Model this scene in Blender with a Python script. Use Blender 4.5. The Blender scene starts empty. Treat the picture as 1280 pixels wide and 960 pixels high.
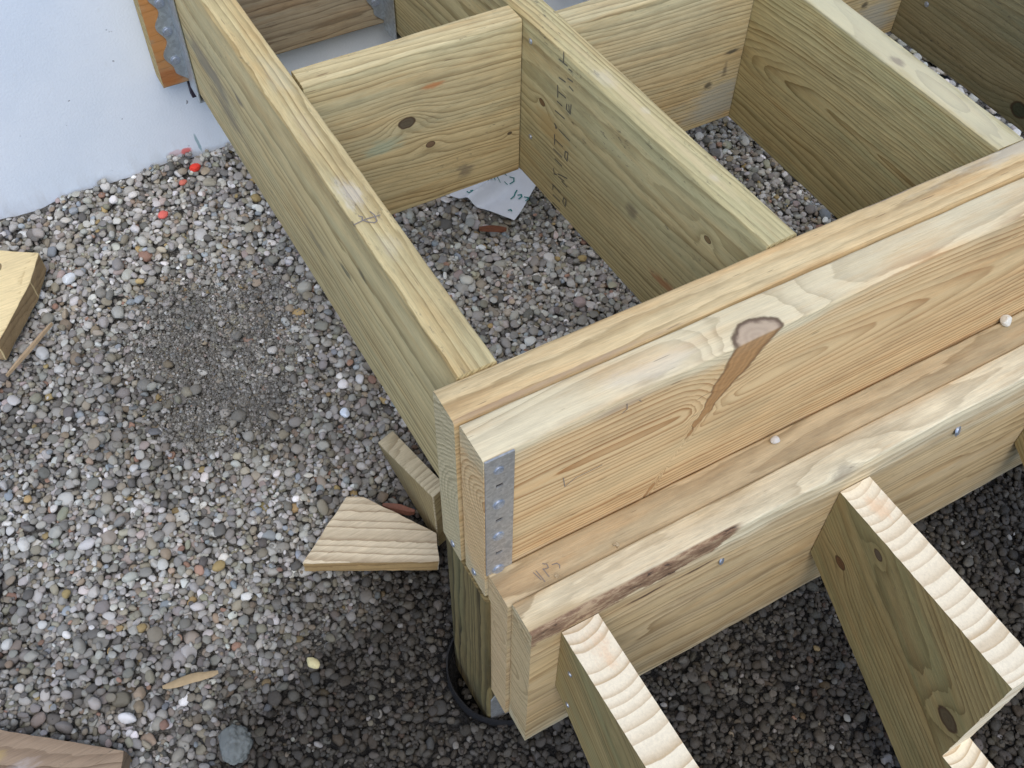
import bpy, bmesh, math, random
import numpy as np
from mathutils import Vector, Matrix, noise as mnoise
S = 0.0254                       # the place is laid out in inches, built in metres
sc = bpy.context.scene
C = sc.collection
R_ = random.Random(7)

# ---------------------------------------------------------------- camera
cam_d = bpy.data.cameras.new('camera'); cam = bpy.data.objects.new('camera', cam_d); C.objects.link(cam)
cam.rotation_euler = (0.658, -0.0129, -0.5089)
cam.location = (-8.0861*S, -19.1777*S, 27.0797*S)
cam_d.sensor_width = 36; cam_d.lens = 36*1292.9/1280
cam_d.clip_start = 0.02; cam_d.clip_end = 400
sc.camera = cam
# ---------------------------------------------------------------- light
SUN_EL, SUN_AZ = math.radians(58), math.radians(200)   # azimuth measured clockwise from +Y (the house side)
w = bpy.data.worlds.new('World'); sc.world = w; w.use_nodes = True
wn = w.node_tree.nodes; wl = w.node_tree.links
sky = wn.new('ShaderNodeTexSky'); sky.sky_type = 'NISHITA'; sky.sun_disc = False
sky.sun_elevation = SUN_EL; sky.sun_rotation = SUN_AZ
sky.air_density = 1.0; sky.dust_density = 1.0; sky.ozone_density = 2.0
wl.new(sky.outputs[0], wn['Background'].inputs[0]); wn['Background'].inputs[1].default_value = 0.15
sd = bpy.data.lights.new('sun', 'SUN'); sun = bpy.data.objects.new('sun', sd); C.objects.link(sun)
sd.energy = 1.25; sd.angle = math.radians(50); sd.color = (1.0, 0.93, 0.82)
sun.location = (0, 0, 5)
_d = Vector((math.sin(SUN_AZ)*math.cos(SUN_EL), math.cos(SUN_AZ)*math.cos(SUN_EL), math.sin(SUN_EL)))
sun.rotation_euler = (-_d).to_track_quat('-Z', 'Y').to_euler()
sc.view_settings.view_transform = 'Standard'; sc.view_settings.look = 'None'
sc.view_settings.gamma = 1.0; sc.view_settings.exposure = 0.52
sc.view_settings.use_curve_mapping = False

# ---------------------------------------------------------------- small helpers
def obj(name, me, mat=None, parent=None, loc=None, rotz=0):
    o = bpy.data.objects.new(name, me); C.objects.link(o)
    for m in (mat if isinstance(mat, (list, tuple)) else [mat]):
        if m is not None: me.materials.append(m)
    if parent is not None: o.parent = parent
    if loc is not None: o.location = Vector(loc)*S
    o.rotation_euler = (0, 0, rotz)
    return o
def thing(name, label, cat, loc=(0, 0, 0), group=None):
    o = bpy.data.objects.new(name, None); C.objects.link(o); o.empty_display_size = 0.05
    o.location = Vector(loc)*S
    return tag(o, label, cat, group)
def tag(o, label=None, cat=None, group=None, kind=None):
    for k, v in (('label', label), ('category', cat), ('group', group), ('kind', kind)):
        if v: o[k] = v
    return o
def mesh_from(bm, name='mesh', smooth=None):
    me = bpy.data.meshes.new(name)
    bm.normal_update(); bm.to_mesh(me); bm.free()
    if smooth is not None:
        for p in me.polygons: p.use_smooth = True
        me.set_sharp_from_angle(angle=math.radians(smooth))
    return me
def pydata(verts, faces, name='mesh', smooth=None):
    me = bpy.data.meshes.new(name)
    me.from_pydata([Vector(v)*S for v in verts], [], faces); me.update()
    if smooth is not None:
        for p in me.polygons: p.use_smooth = True
        me.set_sharp_from_angle(angle=math.radians(smooth))
    return me

# ---------------------------------------------------------------- node helper
class NB:
    def __init__(s, name):
        s.mat = bpy.data.materials.new(name); s.mat.use_nodes = True
        s.t = s.mat.node_tree; s.n = s.t.nodes; s.l = s.t.links
        s.b = s.n['Principled BSDF']
    def _in(s, sock, v):
        if isinstance(v, bpy.types.NodeSocket): s.l.new(v, sock)
        elif v is not None: sock.default_value = v
    def m(s, op, a, b=None, c=None, clamp=False):
        n = s.n.new('ShaderNodeMath'); n.operation = op; n.use_clamp = clamp
        for i, v in enumerate((a, b, c)): s._in(n.inputs[i], v)
        return n.outputs[0]
    def vm(s, op, a, b=None, scale=None):
        n = s.n.new('ShaderNodeVectorMath'); n.operation = op
        s._in(n.inputs[0], a); s._in(n.inputs[1], b)
        if scale is not None: s._in(n.inputs['Scale'], scale)
        return n.outputs['Value'] if op in ('LENGTH', 'DOT_PRODUCT', 'DISTANCE') else n.outputs[0]
    def noise(s, v, scale=1.0, detail=2.0, rough=0.5, dist=0.0):
        n = s.n.new('ShaderNodeTexNoise'); s._in(n.inputs['Vector'], v)
        n.inputs['Scale'].default_value = scale; n.inputs['Detail'].default_value = detail
        n.inputs['Roughness'].default_value = rough; n.inputs['Distortion'].default_value = dist
        return n.outputs[0]
    def mapr(s, v, a, b, c=0.0, d=1.0, smooth=True):
        n = s.n.new('ShaderNodeMapRange'); n.interpolation_type = 'SMOOTHSTEP' if smooth else 'LINEAR'
        for i, x in enumerate((v, a, b, c, d)): s._in(n.inputs[i], x)
        return n.outputs[0]
    def mix(s, f, a, b, mode='MIX'):
        n = s.n.new('ShaderNodeMix'); n.data_type = 'RGBA'; n.blend_type = mode
        s._in(n.inputs[0], f)
        for i, v in ((6, a), (7, b)):
            if isinstance(v, (tuple, list)): v = tuple(v[:3]) + (1.0,)
            s._in(n.inputs[i], v)
        return n.outputs[2]
    def sep(s, v):
        n = s.n.new('ShaderNodeSeparateXYZ'); s._in(n.inputs[0], v); return n.outputs
    def comb(s, x, y, z):
        n = s.n.new('ShaderNodeCombineXYZ')
        for i, v in enumerate((x, y, z)): s._in(n.inputs[i], v)
        return n.outputs[0]
    def coord(s): return s.n.new('ShaderNodeTexCoord').outputs['Object']
    def bump(s, h, dist, strength=1.0):
        n = s.n.new('ShaderNodeBump'); n.inputs['Strength'].default_value = strength
        n.inputs['Distance'].default_value = dist; s._in(n.inputs['Height'], h)
        s.l.new(n.outputs[0], s.b.inputs['Normal'])
    def fin(s, col, rough=0.7, metal=0.0, spec=0.5):
        s._in(s.b.inputs['Base Color'], tuple(col[:3])+(1.0,) if isinstance(col, (tuple, list)) else col)
        s._in(s.b.inputs['Roughness'], rough); s._in(s.b.inputs['Metallic'], metal)
        s._in(s.b.inputs['Specular IOR Level'], spec)
        return s.mat

# ---------------------------------------------------------------- sawn timber: a solid texture of growth rings
def hue(c): return (min(c[0]*1.03, 0.9), min(c[1]*0.965, 0.88), c[2]*0.83)     # the yellow of southern pine
# E early wood, L late wood; pith (y,z) in board inches at x=0, tilt its drift per inch of length; knots = branch axes through the ring field
def wood(name, E, L, sp=0.24, pith=(0.8, -4.5), tilt=(0.0, 0.0), wob=0.5, contrast=0.8, heart=None, knots=(), blot=None,
         dirt=0.15, stains=(), slope=0.0, saw=0.0, seed=0, rough=0.72, fibre=0.21, rag=0.55, bark=None, bumpd=0.0006):
    E, L = tuple(min(c*1.05, 0.9) for c in hue(E)), tuple(c*(0.66 if blot else 0.80) for c in hue(L))
    if heart: heart = (heart[0], hue(heart[1]), tuple(c*0.85 for c in hue(heart[2])))+tuple(heart[3:])
    if blot: blot = (hue(blot[0]), blot[1])
    N = NB(name)
    P = N.vm('SCALE', N.coord(), scale=1/S)
    if slope:
        n = N.n.new('ShaderNodeVectorRotate'); n.rotation_type = 'Y_AXIS'; n.inputs['Angle'].default_value = slope
        N.l.new(P, n.inputs['Vector']); P = n.outputs[0]
    x, y, z = N.sep(P)
    Q = N.vm('ADD', P, (seed*13.7, seed*7.3, seed*3.1))
    lw = N.vm('MULTIPLY', Q, (0.07, 0.35, 0.35))
    w1 = N.m('MULTIPLY', N.m('SUBTRACT', N.noise(lw, 1.0, 2.0), 0.5), wob*2)
    w2 = N.m('MULTIPLY', N.m('SUBTRACT', N.noise(N.vm('ADD', lw, (31.0, 5.0, 9.0)), 1.0, 2.0), 0.5), wob*2)
    yy = N.m('ADD', N.m('SUBTRACT', N.m('SUBTRACT', y, pith[0]), N.m('MULTIPLY', x, tilt[0])), w1)
    zz = N.m('ADD', N.m('SUBTRACT', N.m('SUBTRACT', z, pith[1]), N.m('MULTIPLY', x, tilt[1])), w2)
    r = N.m('SQRT', N.m('ADD', N.m('ADD', N.m('MULTIPLY', yy, yy), N.m('MULTIPLY', zz, zz)), 0.02))
    rr0 = r
    kmask = None; kcol = None; edge = None
    for kt in knots:
        kx, ky, kz, ax, ay, az, rad, kc, amp, tap = kt[:10]
        a = Vector((ax, ay, az)).normalized()
        v = N.vm('SUBTRACT', P, (kx, ky, kz))
        t = N.vm('DOT_PRODUCT', v, tuple(a))
        dv = N.vm('SUBTRACT', v, N.vm('SCALE', tuple(a), scale=t))
        dv = N.vm('MULTIPLY', dv, (0.72, 1.0, 1.0))
        d = N.vm('LENGTH', dv)
        d = N.m('ADD', d, N.m('MULTIPLY', N.m('SUBTRACT', N.noise(Q, 1.5, 3.0), 0.5), rad*0.6))
        rd = N.m('MAXIMUM', N.m('ADD', rad, N.m('MULTIPLY', t, tap)), 0.03)
        q = N.m('DIVIDE', d, rd)
        g = N.m('POWER', 2.718, N.m('MULTIPLY', N.m('MULTIPLY', q, q), -0.13))
        r = N.m('ADD', r, N.m('MULTIPLY', g, amp))
        mk = N.mapr(q, 0.9, 1.06, 1.0, 0.0)
        ring = N.m('MULTIPLY', N.mapr(q, 0.74, 0.96, 0.0, 1.0), N.mapr(q, 1.0, 1.14, 1.0, 0.0))
        rg = N.m('SINE', N.m('MULTIPLY', q, 17.0))
        c = N.mix(N.m('MULTIPLY_ADD', rg, 0.16, 0.25), kc, (kc[0]*0.45, kc[1]*0.42, kc[2]*0.4))
        if len(kt) > 10:
            tp = N.mapr(z, -0.14, -0.02); c = N.mix(tp, c, N.mix(N.m('MULTIPLY_ADD', rg, 0.12, 0.2), kt[10], (kt[10][0]*0.6, kt[10][1]*0.55, kt[10][2]*0.55))); ring = N.m('MULTIPLY', ring, N.m('MULTIPLY_ADD', tp, 0.45, 0.7))
        if kmask is None: kmask, kcol, edge = mk, c, ring
        else:
            kcol = N.mix(mk, kcol, c); kmask = N.m('MAXIMUM', kmask, mk); edge = N.m('MAXIMUM', edge, ring)
    # ring spacing that drifts from year to year
    r2 = N.m('ADD', r, N.m('MULTIPLY', N.m('SUBTRACT', N.noise(N.comb(N.m('MULTIPLY', r, 0.9), seed*3.3, 0.0), 1.0, 3.0), 0.5), sp*4.0))
    r2 = N.m('ADD', r2, N.m('MULTIPLY', N.m('SUBTRACT', N.noise(N.vm('MULTIPLY', Q, (0.5, 3.0, 3.0)), 1.0, 3.0), 0.5), sp*rag))
    fr = N.m('FRACT', N.m('DIVIDE', r2, sp))
    late = N.m('MULTIPLY', N.m('POWER', N.mapr(fr, 0.15, 0.90, smooth=False), 1.8), N.mapr(fr, 0.93, 1.0, 1.0, 0.0))
    band = N.noise(N.comb(N.m('MULTIPLY', r2, 1.3), seed*1.7, N.m('MULTIPLY', x, 0.05)), 1.0, 2.0)
    lc = N.m('MULTIPLY', N.m('MULTIPLY', late, contrast), N.mapr(band, 0.25, 0.65, 0.4, 1.0))
    colE, colL = E, L
    if heart:
        hr = rr0
        if len(heart) > 3:
            hy_, hz_ = N.m('SUBTRACT', y, heart[3]), N.m('SUBTRACT', z, heart[4]); hr = N.m('SQRT', N.m('ADD', N.m('MULTIPLY', hy_, hy_), N.m('MULTIPLY', hz_, hz_)))
        hm = N.mapr(N.m('ADD', hr, N.m('MULTIPLY', N.m('SUBTRACT', N.noise(N.vm('MULTIPLY', Q, (0.15, 0.8, 0.8)), 1.0, 3.0), 0.5), heart[0]*0.8)), heart[0]*0.8, heart[0]*1.15, 1.0, 0.0)
        colE = N.mix(hm, E, heart[1]); colL = N.mix(hm, L, heart[2])
    col = N.mix(lc, colE, colL)
    if blot:
        bn = N.noise(N.vm('MULTIPLY', Q, (0.07, 0.8, 0.8)), 1.0, 5.0, 0.65)
        col = N.mix(N.m('MULTIPLY', N.mapr(bn, 0.40, 0.70), blot[1]), col, N.mix(1.0, blot[0], N.mix(N.m('MULTIPLY', lc, 0.6), (1, 1, 1), (0.6, 0.55, 0.45)), 'MULTIPLY'))
    if blot:      # brown weathering beside the green of the treatment
        gw = N.noise(N.vm('MULTIPLY', N.vm('ADD', Q, (7.0, 60.0, 30.0)), (0.10, 0.42, 0.42)), 1.0, 6.0, 0.72)
        col = N.mix(N.m('MULTIPLY', N.mapr(gw, 0.48, 0.70), 0.6), col, N.mix(1.0, col, (0.66, 0.65, 0.64), 'MULTIPLY'))
        bw = N.noise(N.vm('MULTIPLY', N.vm('ADD', Q, (50.0, 20.0, 80.0)), (0.11, 0.9, 0.9)), 1.0, 6.0, 0.7)
        col = N.mix(N.m('MULTIPLY', N.mapr(bw, 0.46, 0.72), 0.5), col, N.mix(1.0, col, (0.84, 0.64, 0.46), 'MULTIPLY'))
    fb = N.noise(N.vm('MULTIPLY', Q, (0.9, 22.0, 22.0)), 1.0, 3.0, 0.65)
    fb2 = N.noise(N.vm('MULTIPLY', Q, (0.35, 8.0, 8.0)), 1.0, 5.0, 0.7)
    mot = N.noise(N.vm('MULTIPLY', Q, (0.8, 1.6, 1.6)), 1.0, 5.0, 0.7)
    k = N.m('ADD', N.m('MULTIPLY', N.m('SUBTRACT', fb, 0.5), fibre*3.0), N.m('MULTIPLY', N.m('SUBTRACT', fb2, 0.5), fibre*2.2))
    k = N.m('ADD', k, N.m('MULTIPLY', N.m('SUBTRACT', mot, 0.5), fibre*1.6))
    k = N.m('ADD', k, 1.0)
    col = N.mix(1.0, col, N.comb(k, k, k), 'MULTIPLY')
    if dirt:
        sp1 = N.noise(N.vm('MULTIPLY', Q, (2.0, 6.0, 6.0)), 1.0, 4.0, 0.7)
        big = N.noise(N.vm('MULTIPLY', Q, (0.22, 0.4, 0.4)), 1.0, 3.0, 0.6)
        dm = N.m('MULTIPLY', N.mapr(sp1, 0.57, 0.70), N.m('MULTIPLY', N.mapr(big, 0.45, 0.7), dirt*3.0), clamp=True)
        col = N.mix(dm, col, (0.10, 0.085, 0.06))
        # short resin streaks / checks
        ck = N.noise(N.vm('MULTIPLY', Q, (0.8, 9.0, 9.0)), 1.0, 1.0, 0.5)
        col = N.mix(N.m('MULTIPLY', N.mapr(ck, 0.74, 0.80), 0.6), col, (0.16, 0.10, 0.05))
    for (cx, cy, cz, rx, ry, rz, sc_, st, nf) in stains:
        v = N.vm('DIVIDE', N.vm('SUBTRACT', P, (cx, cy, cz)), (rx, ry, rz))
        d = N.m('ADD', N.vm('LENGTH', v), N.m('MULTIPLY', N.m('SUBTRACT', N.noise(N.vm('MULTIPLY', Q, (nf*0.4, nf*1.6, nf*1.6)), 1.0, 5.0, 0.7), 0.5), 2.6))
        col = N.mix(N.m('MULTIPLY', N.mapr(d, 0.25, 1.15, 1.0, 0.0), st), col, sc_)
    if bark:      # a strip of bark left on the upper front arris
        bx0, bx1, bd = bark
        prof = N.m('MULTIPLY', N.mapr(x, bx0-0.6, bx0+0.6), N.mapr(x, bx1-2.0, bx1+0.5, 1.0, 0.0))
        bn = N.noise(N.vm('MULTIPLY', Q, (0.7, 2.2, 2.2)), 1.0, 5.0, 0.7)
        lim = N.m('MULTIPLY', prof, N.m('MULTIPLY_ADD', N.m('SUBTRACT', bn, 0.5), bd*1.7, bd))
        bm_ = N.m('MULTIPLY', N.mapr(N.m('ADD', z, lim), -0.06, 0.05), N.m('MULTIPLY', N.mapr(y, 0.14, 0.24, 1.0, 0.0), N.mapr(prof, 0.12, 0.5)))
        bc = N.noise(N.vm('MULTIPLY', Q, (1.1, 4.0, 4.0)), 1.0, 5.0, 0.75)
        bcol = N.mix(N.mapr(bc, 0.33, 0.46), (0.05, 0.032, 0.022), N.mix(N.mapr(bc, 0.46, 0.64), (0.22, 0.13, 0.075), (0.40, 0.28, 0.165)))
        col = N.mix(bm_, col, bcol)
    if kmask is not None:
        col = N.mix(N.m('MULTIPLY', kmask, 0.9), col, kcol)
        col = N.mix(N.m('MULTIPLY', edge, 0.72), col, (0.07, 0.035, 0.018))
    h = N.m('ADD', N.m('MULTIPLY', lc, 0.55), N.m('MULTIPLY', fb, 0.9))
    if saw:
        sw = N.n.new('ShaderNodeTexWave'); sw.wave_type = 'BANDS'; sw.bands_direction = 'DIAGONAL'
        N.l.new(Q, sw.inputs['Vector']); sw.inputs['Scale'].default_value = 2.6; sw.inputs['Distortion'].default_value = 3.0
        h = N.m('ADD', h, N.m('MULTIPLY', sw.outputs[1], saw))
        k2 = N.m('ADD', N.m('MULTIPLY', N.m('SUBTRACT', N.noise(Q, 9.0, 3.0, 0.7), 0.5), 0.35), 1.0)
        col = N.mix(1.0, col, N.comb(k2, k2, k2), 'MULTIPLY')
    N.bump(h, bumpd, 0.7)
    return N.fin(col, N.m('ADD', N.m('MULTIPLY', fb2, 0.15), rough-0.07), spec=0.3)

# ---------------------------------------------------------------- boards
def xsec(T, H, rc, wane=(0, 0, 0, 0), n=3):
    """rounded rectangle y in 0..T, z in -H..0, counter-clockwise from the front top; wane = extra radius per corner (ft, fb, bb, bt)"""
    pts = []
    cs = [((0, 0), wane[0]), ((0, -H), wane[1]), ((T, -H), wane[2]), ((T, 0), wane[3])]
    a0 = [90, 180, 270, 0]
    for i, ((cy, cz), wv) in enumerate(cs):
        q = rc + wv
        sy = 1 if cy == 0 else -1; sz = -1 if cz == 0 else 1
        oy, oz = cy + sy*q, cz + sz*q
        for k in range(n+1):
            a = math.radians(a0[i] + 90*k/n)
            pts.append((oy + q*math.cos(a), oz + q*math.sin(a)))
    return pts
def board(name, L, T, H, mat, endmat, parent=None, loc=(0, 0, 0), rotz=0, rc=0.11, wane=None, seed=0, jit=0.022, warp=0.03, ns=None, label=None):
    ns = ns or max(8, int(L*1.6))
    rd = random.Random(seed*17+3)
    verts, faces = [], []
    m = None
    for i in range(ns+1):
        x = L*i/ns
        wv = wane(x) if wane else (0, 0, 0, 0)
        P = xsec(T, H, rc, wv)
        m = len(P)
        dy = warp*mnoise.noise((x*0.06, seed*9.1, 0.0)); dz = warp*mnoise.noise((x*0.06, seed*9.1, 7.0))
        for k, (y, z) in enumerate(P):
            j = jit*mnoise.noise((x*0.9, (k//4)*5.3+seed*3.7, 1.5))
            j2 = jit*mnoise.noise((x*0.9, (k//4)*5.3+seed*3.7, 8.5))
            e = 0.0
            if i in (0, ns): e = 0.02*mnoise.noise((y*6, z*6, seed*2.2))
            verts.append((x+e, y+dy+j, z+dz+j2))
    for i in range(ns):
        for k in range(m):
            a, b = i*m+k, i*m+(k+1) % m
            faces.append((a, b, b+m, a+m))
    nb = len(faces)
    faces.append(tuple(range(m-1, -1, -1))); faces.append(tuple(ns*m+k for k in range(m)))
    me = bpy.data.meshes.new(name); me.from_pydata([Vector(v)*S for v in verts], [], [f[::-1] for f in faces]); me.update()
    me.materials.append(mat); me.materials.append(endmat)
    for p in me.polygons: p.use_smooth = True
    me.polygons[nb].material_index = 1; me.polygons[nb+1].material_index = 1
    me.set_sharp_from_angle(angle=math.radians(38))
    bm = bmesh.new(); bm.from_mesh(me); bmesh.ops.recalc_face_normals(bm, faces=bm.faces); bm.to_mesh(me); bm.free()
    o = bpy.data.objects.new(name, me); C.objects.link(o)
    if parent is not None: o.parent = parent
    o.location = Vector(loc)*S; o.rotation_euler = (0, 0, rotz)
    if label: o['label'] = label
    return o
HP = math.pi/2
def ybox(x0, y0, ztop, T): return (x0+T, y0, ztop)     # origin of a board that runs towards the house (local x -> +Y, local y -> -X)

# ---------------------------------------------------------------- metal
def galv(name, base=(0.52, 0.52, 0.51), rough=0.48, spang=9.0):
    N = NB(name); P = N.vm('SCALE', N.coord(), scale=1/S)
    v = N.n.new('ShaderNodeTexVoronoi'); N.l.new(P, v.inputs['Vector']); v.inputs['Scale'].default_value = spang
    t = N.m('MULTIPLY_ADD', N.sep(v.outputs['Color'])[0], 0.3, 0.8)
    g = N.noise(P, 1.5, 4.0, 0.6)
    col = N.mix(1.0, base, N.comb(t, t, t), 'MULTIPLY')
    col = N.mix(N.mapr(g, 0.5, 0.75, 0.0, 0.35), col, (0.33, 0.32, 0.30))
    N.bump(g, 0.0004, 0.4)
    return N.fin(col, N.m('MULTIPLY_ADD', g, 0.3, rough-0.1), 0.75)
M_galv = galv('galvanised_steel'); M_hanger = galv('hanger_steel', (0.52, 0.57, 0.60), 0.38, 6.0); M_screw = galv('zinc_screw', (0.50, 0.55, 0.64), 0.35, 20.0)
def simple(name, col, rough=0.8, var=0.2, scale=8.0, bumpd=0.0004):
    N = NB(name); P = N.vm('SCALE', N.coord(), scale=1/S)
    g = N.noise(P, scale, 4.0, 0.65); k = N.m('MULTIPLY_ADD', N.m('SUBTRACT', g, 0.5), var*2, 1.0)
    N.bump(g, bumpd, 0.6)
    return N.fin(N.mix(1.0, col, N.comb(k, k, k), 'MULTIPLY'), rough, spec=0.3)
M_ink = simple('stamp_ink', (0.15, 0.135, 0.095), 0.9, 0.5, 6.0); M_pencil = simple('carpenter_pencil', (0.22, 0.19, 0.17), 0.85)
M_green_ink = simple('green_marker_ink', (0.02, 0.20, 0.19), 0.8)

def screw_mesh(r=0.15, h=0.07, seg=6):
    bm = bmesh.new()
    prof = [(r*1.25, 0.0), (r*1.25, h*0.3), (r, h*0.35), (r*0.95, h*0.85), (r*0.7, h)]
    rings = []
    for rr, z in prof: rings.append([bm.verts.new(Vector((rr*math.cos(a*2*math.pi/12), rr*math.sin(a*2*math.pi/12), z))*S) for a in range(12)])
    for a, b in zip(rings, rings[1:]):
        for k in range(12): bm.faces.new((a[k], a[(k+1) % 12], b[(k+1) % 12], b[k]))
    bm.faces.new(rings[-1])
    me = mesh_from(bm, 'screw', 35); me.materials.append(M_screw); return me
SCREW = screw_mesh()
def screw(name, parent, loc, normal, s=1.0):
    """loc in the parent's inches"""
    o = bpy.data.objects.new(name, SCREW); C.objects.link(o); o.parent = parent
    o.location = Vector(loc)*S; o.scale = (s, s, s)
    o.rotation_euler = Vector(normal).to_track_quat('Z', 'Y').to_euler()
    return o
def strokes(name, lines, conv, nrm, width, mat, parent, lift=0.012):
    """flat pen strokes: each polyline becomes a ribbon lying on the surface"""
    bm = bmesh.new(); nv = Vector(nrm)
    for ln in lines:
        pts = [Vector(conv(*p)) for p in ln]
        for a, b in zip(pts, pts[1:]):
            d = (b-a)
            if d.length < 1e-4: continue
            sd_ = d.normalized().cross(nv)*width/2; u = d.normalized()*width*0.3; up = nv*lift
            q = [a-u-sd_+up, a-u+sd_+up, b+u+sd_+up, b+u-sd_+up]
            bm.faces.new([bm.verts.new(v*S) for v in q])
            lift += 0.0004
    bmesh.ops.recalc_face_normals(bm, faces=bm.faces)
    o = obj(name, mesh_from(bm, name), mat, parent); o['kind'] = 'stuff'
    return o

# ---------------------------------------------------------------- the ground falls away from the house
def zg(Y):
    return np.maximum(-15.35-(34.4-np.asarray(Y, float))*0.16227, -22.2)
def zgs(Y): return float(zg(Y))
def vnoise(X, Y, f, seed):
    """smooth value noise on arrays"""
    rng = np.random.RandomState(seed); G = rng.rand(256, 256)
    x = np.asarray(X)*f+1000; y = np.asarray(Y)*f+1000
    i = np.floor(x).astype(int); j = np.floor(y).astype(int); u = x-i; v = y-j
    u = u*u*(3-2*u); v = v*v*(3-2*v)
    g = lambda a, b: G[a % 256, b % 256]
    return (g(i, j)*(1-u)+g(i+1, j)*u)*(1-v)+(g(i, j+1)*(1-u)+g(i+1, j+1)*u)*v
def sstep(a, b, x):
    t = np.clip((x-a)/(b-a), 0, 1); return t*t*(3-2*t)
def damp(X, Y):
    yb = np.interp(X, [-30, -16, -11.4, -7.56, -4.9, -0.5, 4.2, 14, 45], [-22, -5, 0.2, 4.35, 6.4, 7.7, 10.0, 10.5, 10.5])
    return sstep(-2.8, 3.6, (yb-Y)*0.85+(vnoise(X, Y, 0.28, 3)-0.5)*5+(vnoise(X, Y, 1.1, 4)-0.5)*2.0)
def moist(X, Y):
    r_ = sstep(29, 19, Y)*sstep(-26, -17, X)*sstep(7.0, 3.0, X)
    n_ = vnoise(X, Y, 0.13, 41)*0.6+vnoise(X, Y, 0.33, 42)*0.3+vnoise(X, Y, 0.9, 43)*0.1
    return np.clip(r_*sstep(0.33, 0.62, n_)*0.72+sstep(-7.5, 1.5, (np.interp(X, [-30, -16, -11.4, -7.56, -4.9, -0.5, 4.2, 14, 45], [-22, -5, 0.2, 4.35, 6.4, 7.7, 10.0, 10.5, 10.5])-Y))*0.55*n_*1.3, 0, 0.75)
FINE = [(-4.6, 23.9, 1.7), (-0.35, 22.9, 2.0), (-2.4, 20.6, 1.9), (-4.6, 19.0, 1.9), (-3.0, 17.2, 1.7), (-6.6, 17.2, 1.2), (-6.6, 21.8, 1.0)]
def fines(X, Y):
    f = np.zeros_like(np.asarray(X, float))
    for a, b, c in FINE:
        f = np.maximum(f, np.exp(-(((X-a)**2+(Y-b)**2)/(c*c))*0.9))
    f = f*np.clip(2.6*vnoise(X, Y, 0.42, 9)*0.6+1.2*vnoise(X, Y, 1.1, 10)-0.75, 0, 1.3)
    return np.clip(f, 0, 1)
PX, PY, PR = 1.78, -1.72, 2.72         # centre of the post and radius of the sleeve it stands in
def hole(X, Y): return sstep(PR-0.1, PR-0.5, np.hypot(X-PX, Y-PY))*(1-sstep(-0.6, -1.3, Y-PY)*sstep(-1.6, -0.9, X-PX))
def zsurf(X, Y):
    return zg(Y)+(vnoise(X, Y, 0.16, 21)-0.5)*0.7+(vnoise(X, Y, 0.45, 22)-0.5)*0.3+0.5*sstep(32.2, 34.4, Y)*(0.4+vnoise(X, Y, 0.5, 5))

def soil_material():
    N = NB('damp_grit'); P = N.vm('SCALE', N.coord(), scale=1/S)
    a = N.noise(P, 3.0, 6.0, 0.75); b = N.noise(P, 14.0, 4.0, 0.7)
    col = N.mix(N.mapr(a, 0.3, 0.7), (0.07, 0.065, 0.058), (0.21, 0.20, 0.18))
    col = N.mix(N.mapr(b, 0.62, 0.75), col, (0.34, 0.33, 0.31))
    at = N.n.new('ShaderNodeAttribute'); at.attribute_name = 'damp'
    col = N.mix(at.outputs['Fac'], col, N.mix(1.0, col, (0.11, 0.105, 0.105), 'MULTIPLY'))
    v = N.n.new('ShaderNodeTexVoronoi'); N.l.new(P, v.inputs['Vector']); v.inputs['Scale'].default_value = 9.0
    k = N.m('MULTIPLY_ADD', N.sep(v.outputs['Color'])[0], 0.9, 0.55); col = N.mix(1.0, col, N.comb(k, k, k), 'MULTIPLY')
    N.bump(N.m('SUBTRACT', N.m('ADD', a, N.m('MULTIPLY', b, 0.6)), v.outputs['Distance']), 0.004, 1.0)
    return N.fin(col, 0.85, spec=0.3)
xs = np.concatenate([[-2000, -600, -200, -90, -60, -45, -36], np.arange(-30, 50.01, 0.4), [56, 66, 85, 110, 200, 600, 2000]])
ys = np.concatenate([[-2000, -600, -200, -90, -60, -45, -36], np.arange(-30, 36.01, 0.4), [40, 60, 200, 2000]])
GX, GY = np.meshgrid(xs, ys)
GZ = zsurf(GX, np.minimum(GY, 36))-0.66 + 0.10*fines(GX, GY)+(vnoise(GX, GY, 1.7, 31)-0.5)*0.12 + 0.06*damp(GX, GY)-hole(GX, GY)*1.6
gv = np.stack([GX, GY, GZ], -1).reshape(-1, 3)*S
ny, nx = GX.shape
idx = np.arange(ny*nx).reshape(ny, nx)
gf = np.stack([idx[:-1, :-1], idx[:-1, 1:], idx[1:, 1:], idx[1:, :-1]], -1).reshape(-1, 4)
me = bpy.data.meshes.new('ground'); me.from_pydata(gv.tolist(), [], gf.tolist()); me.update()
for p in me.polygons: p.use_smooth = True
da = me.attributes.new('damp', 'FLOAT', 'POINT'); da.data.foreach_set('value', damp(GX, GY).reshape(-1).astype(np.float32))
tag(obj('ground', me, soil_material()), kind='structure')

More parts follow.
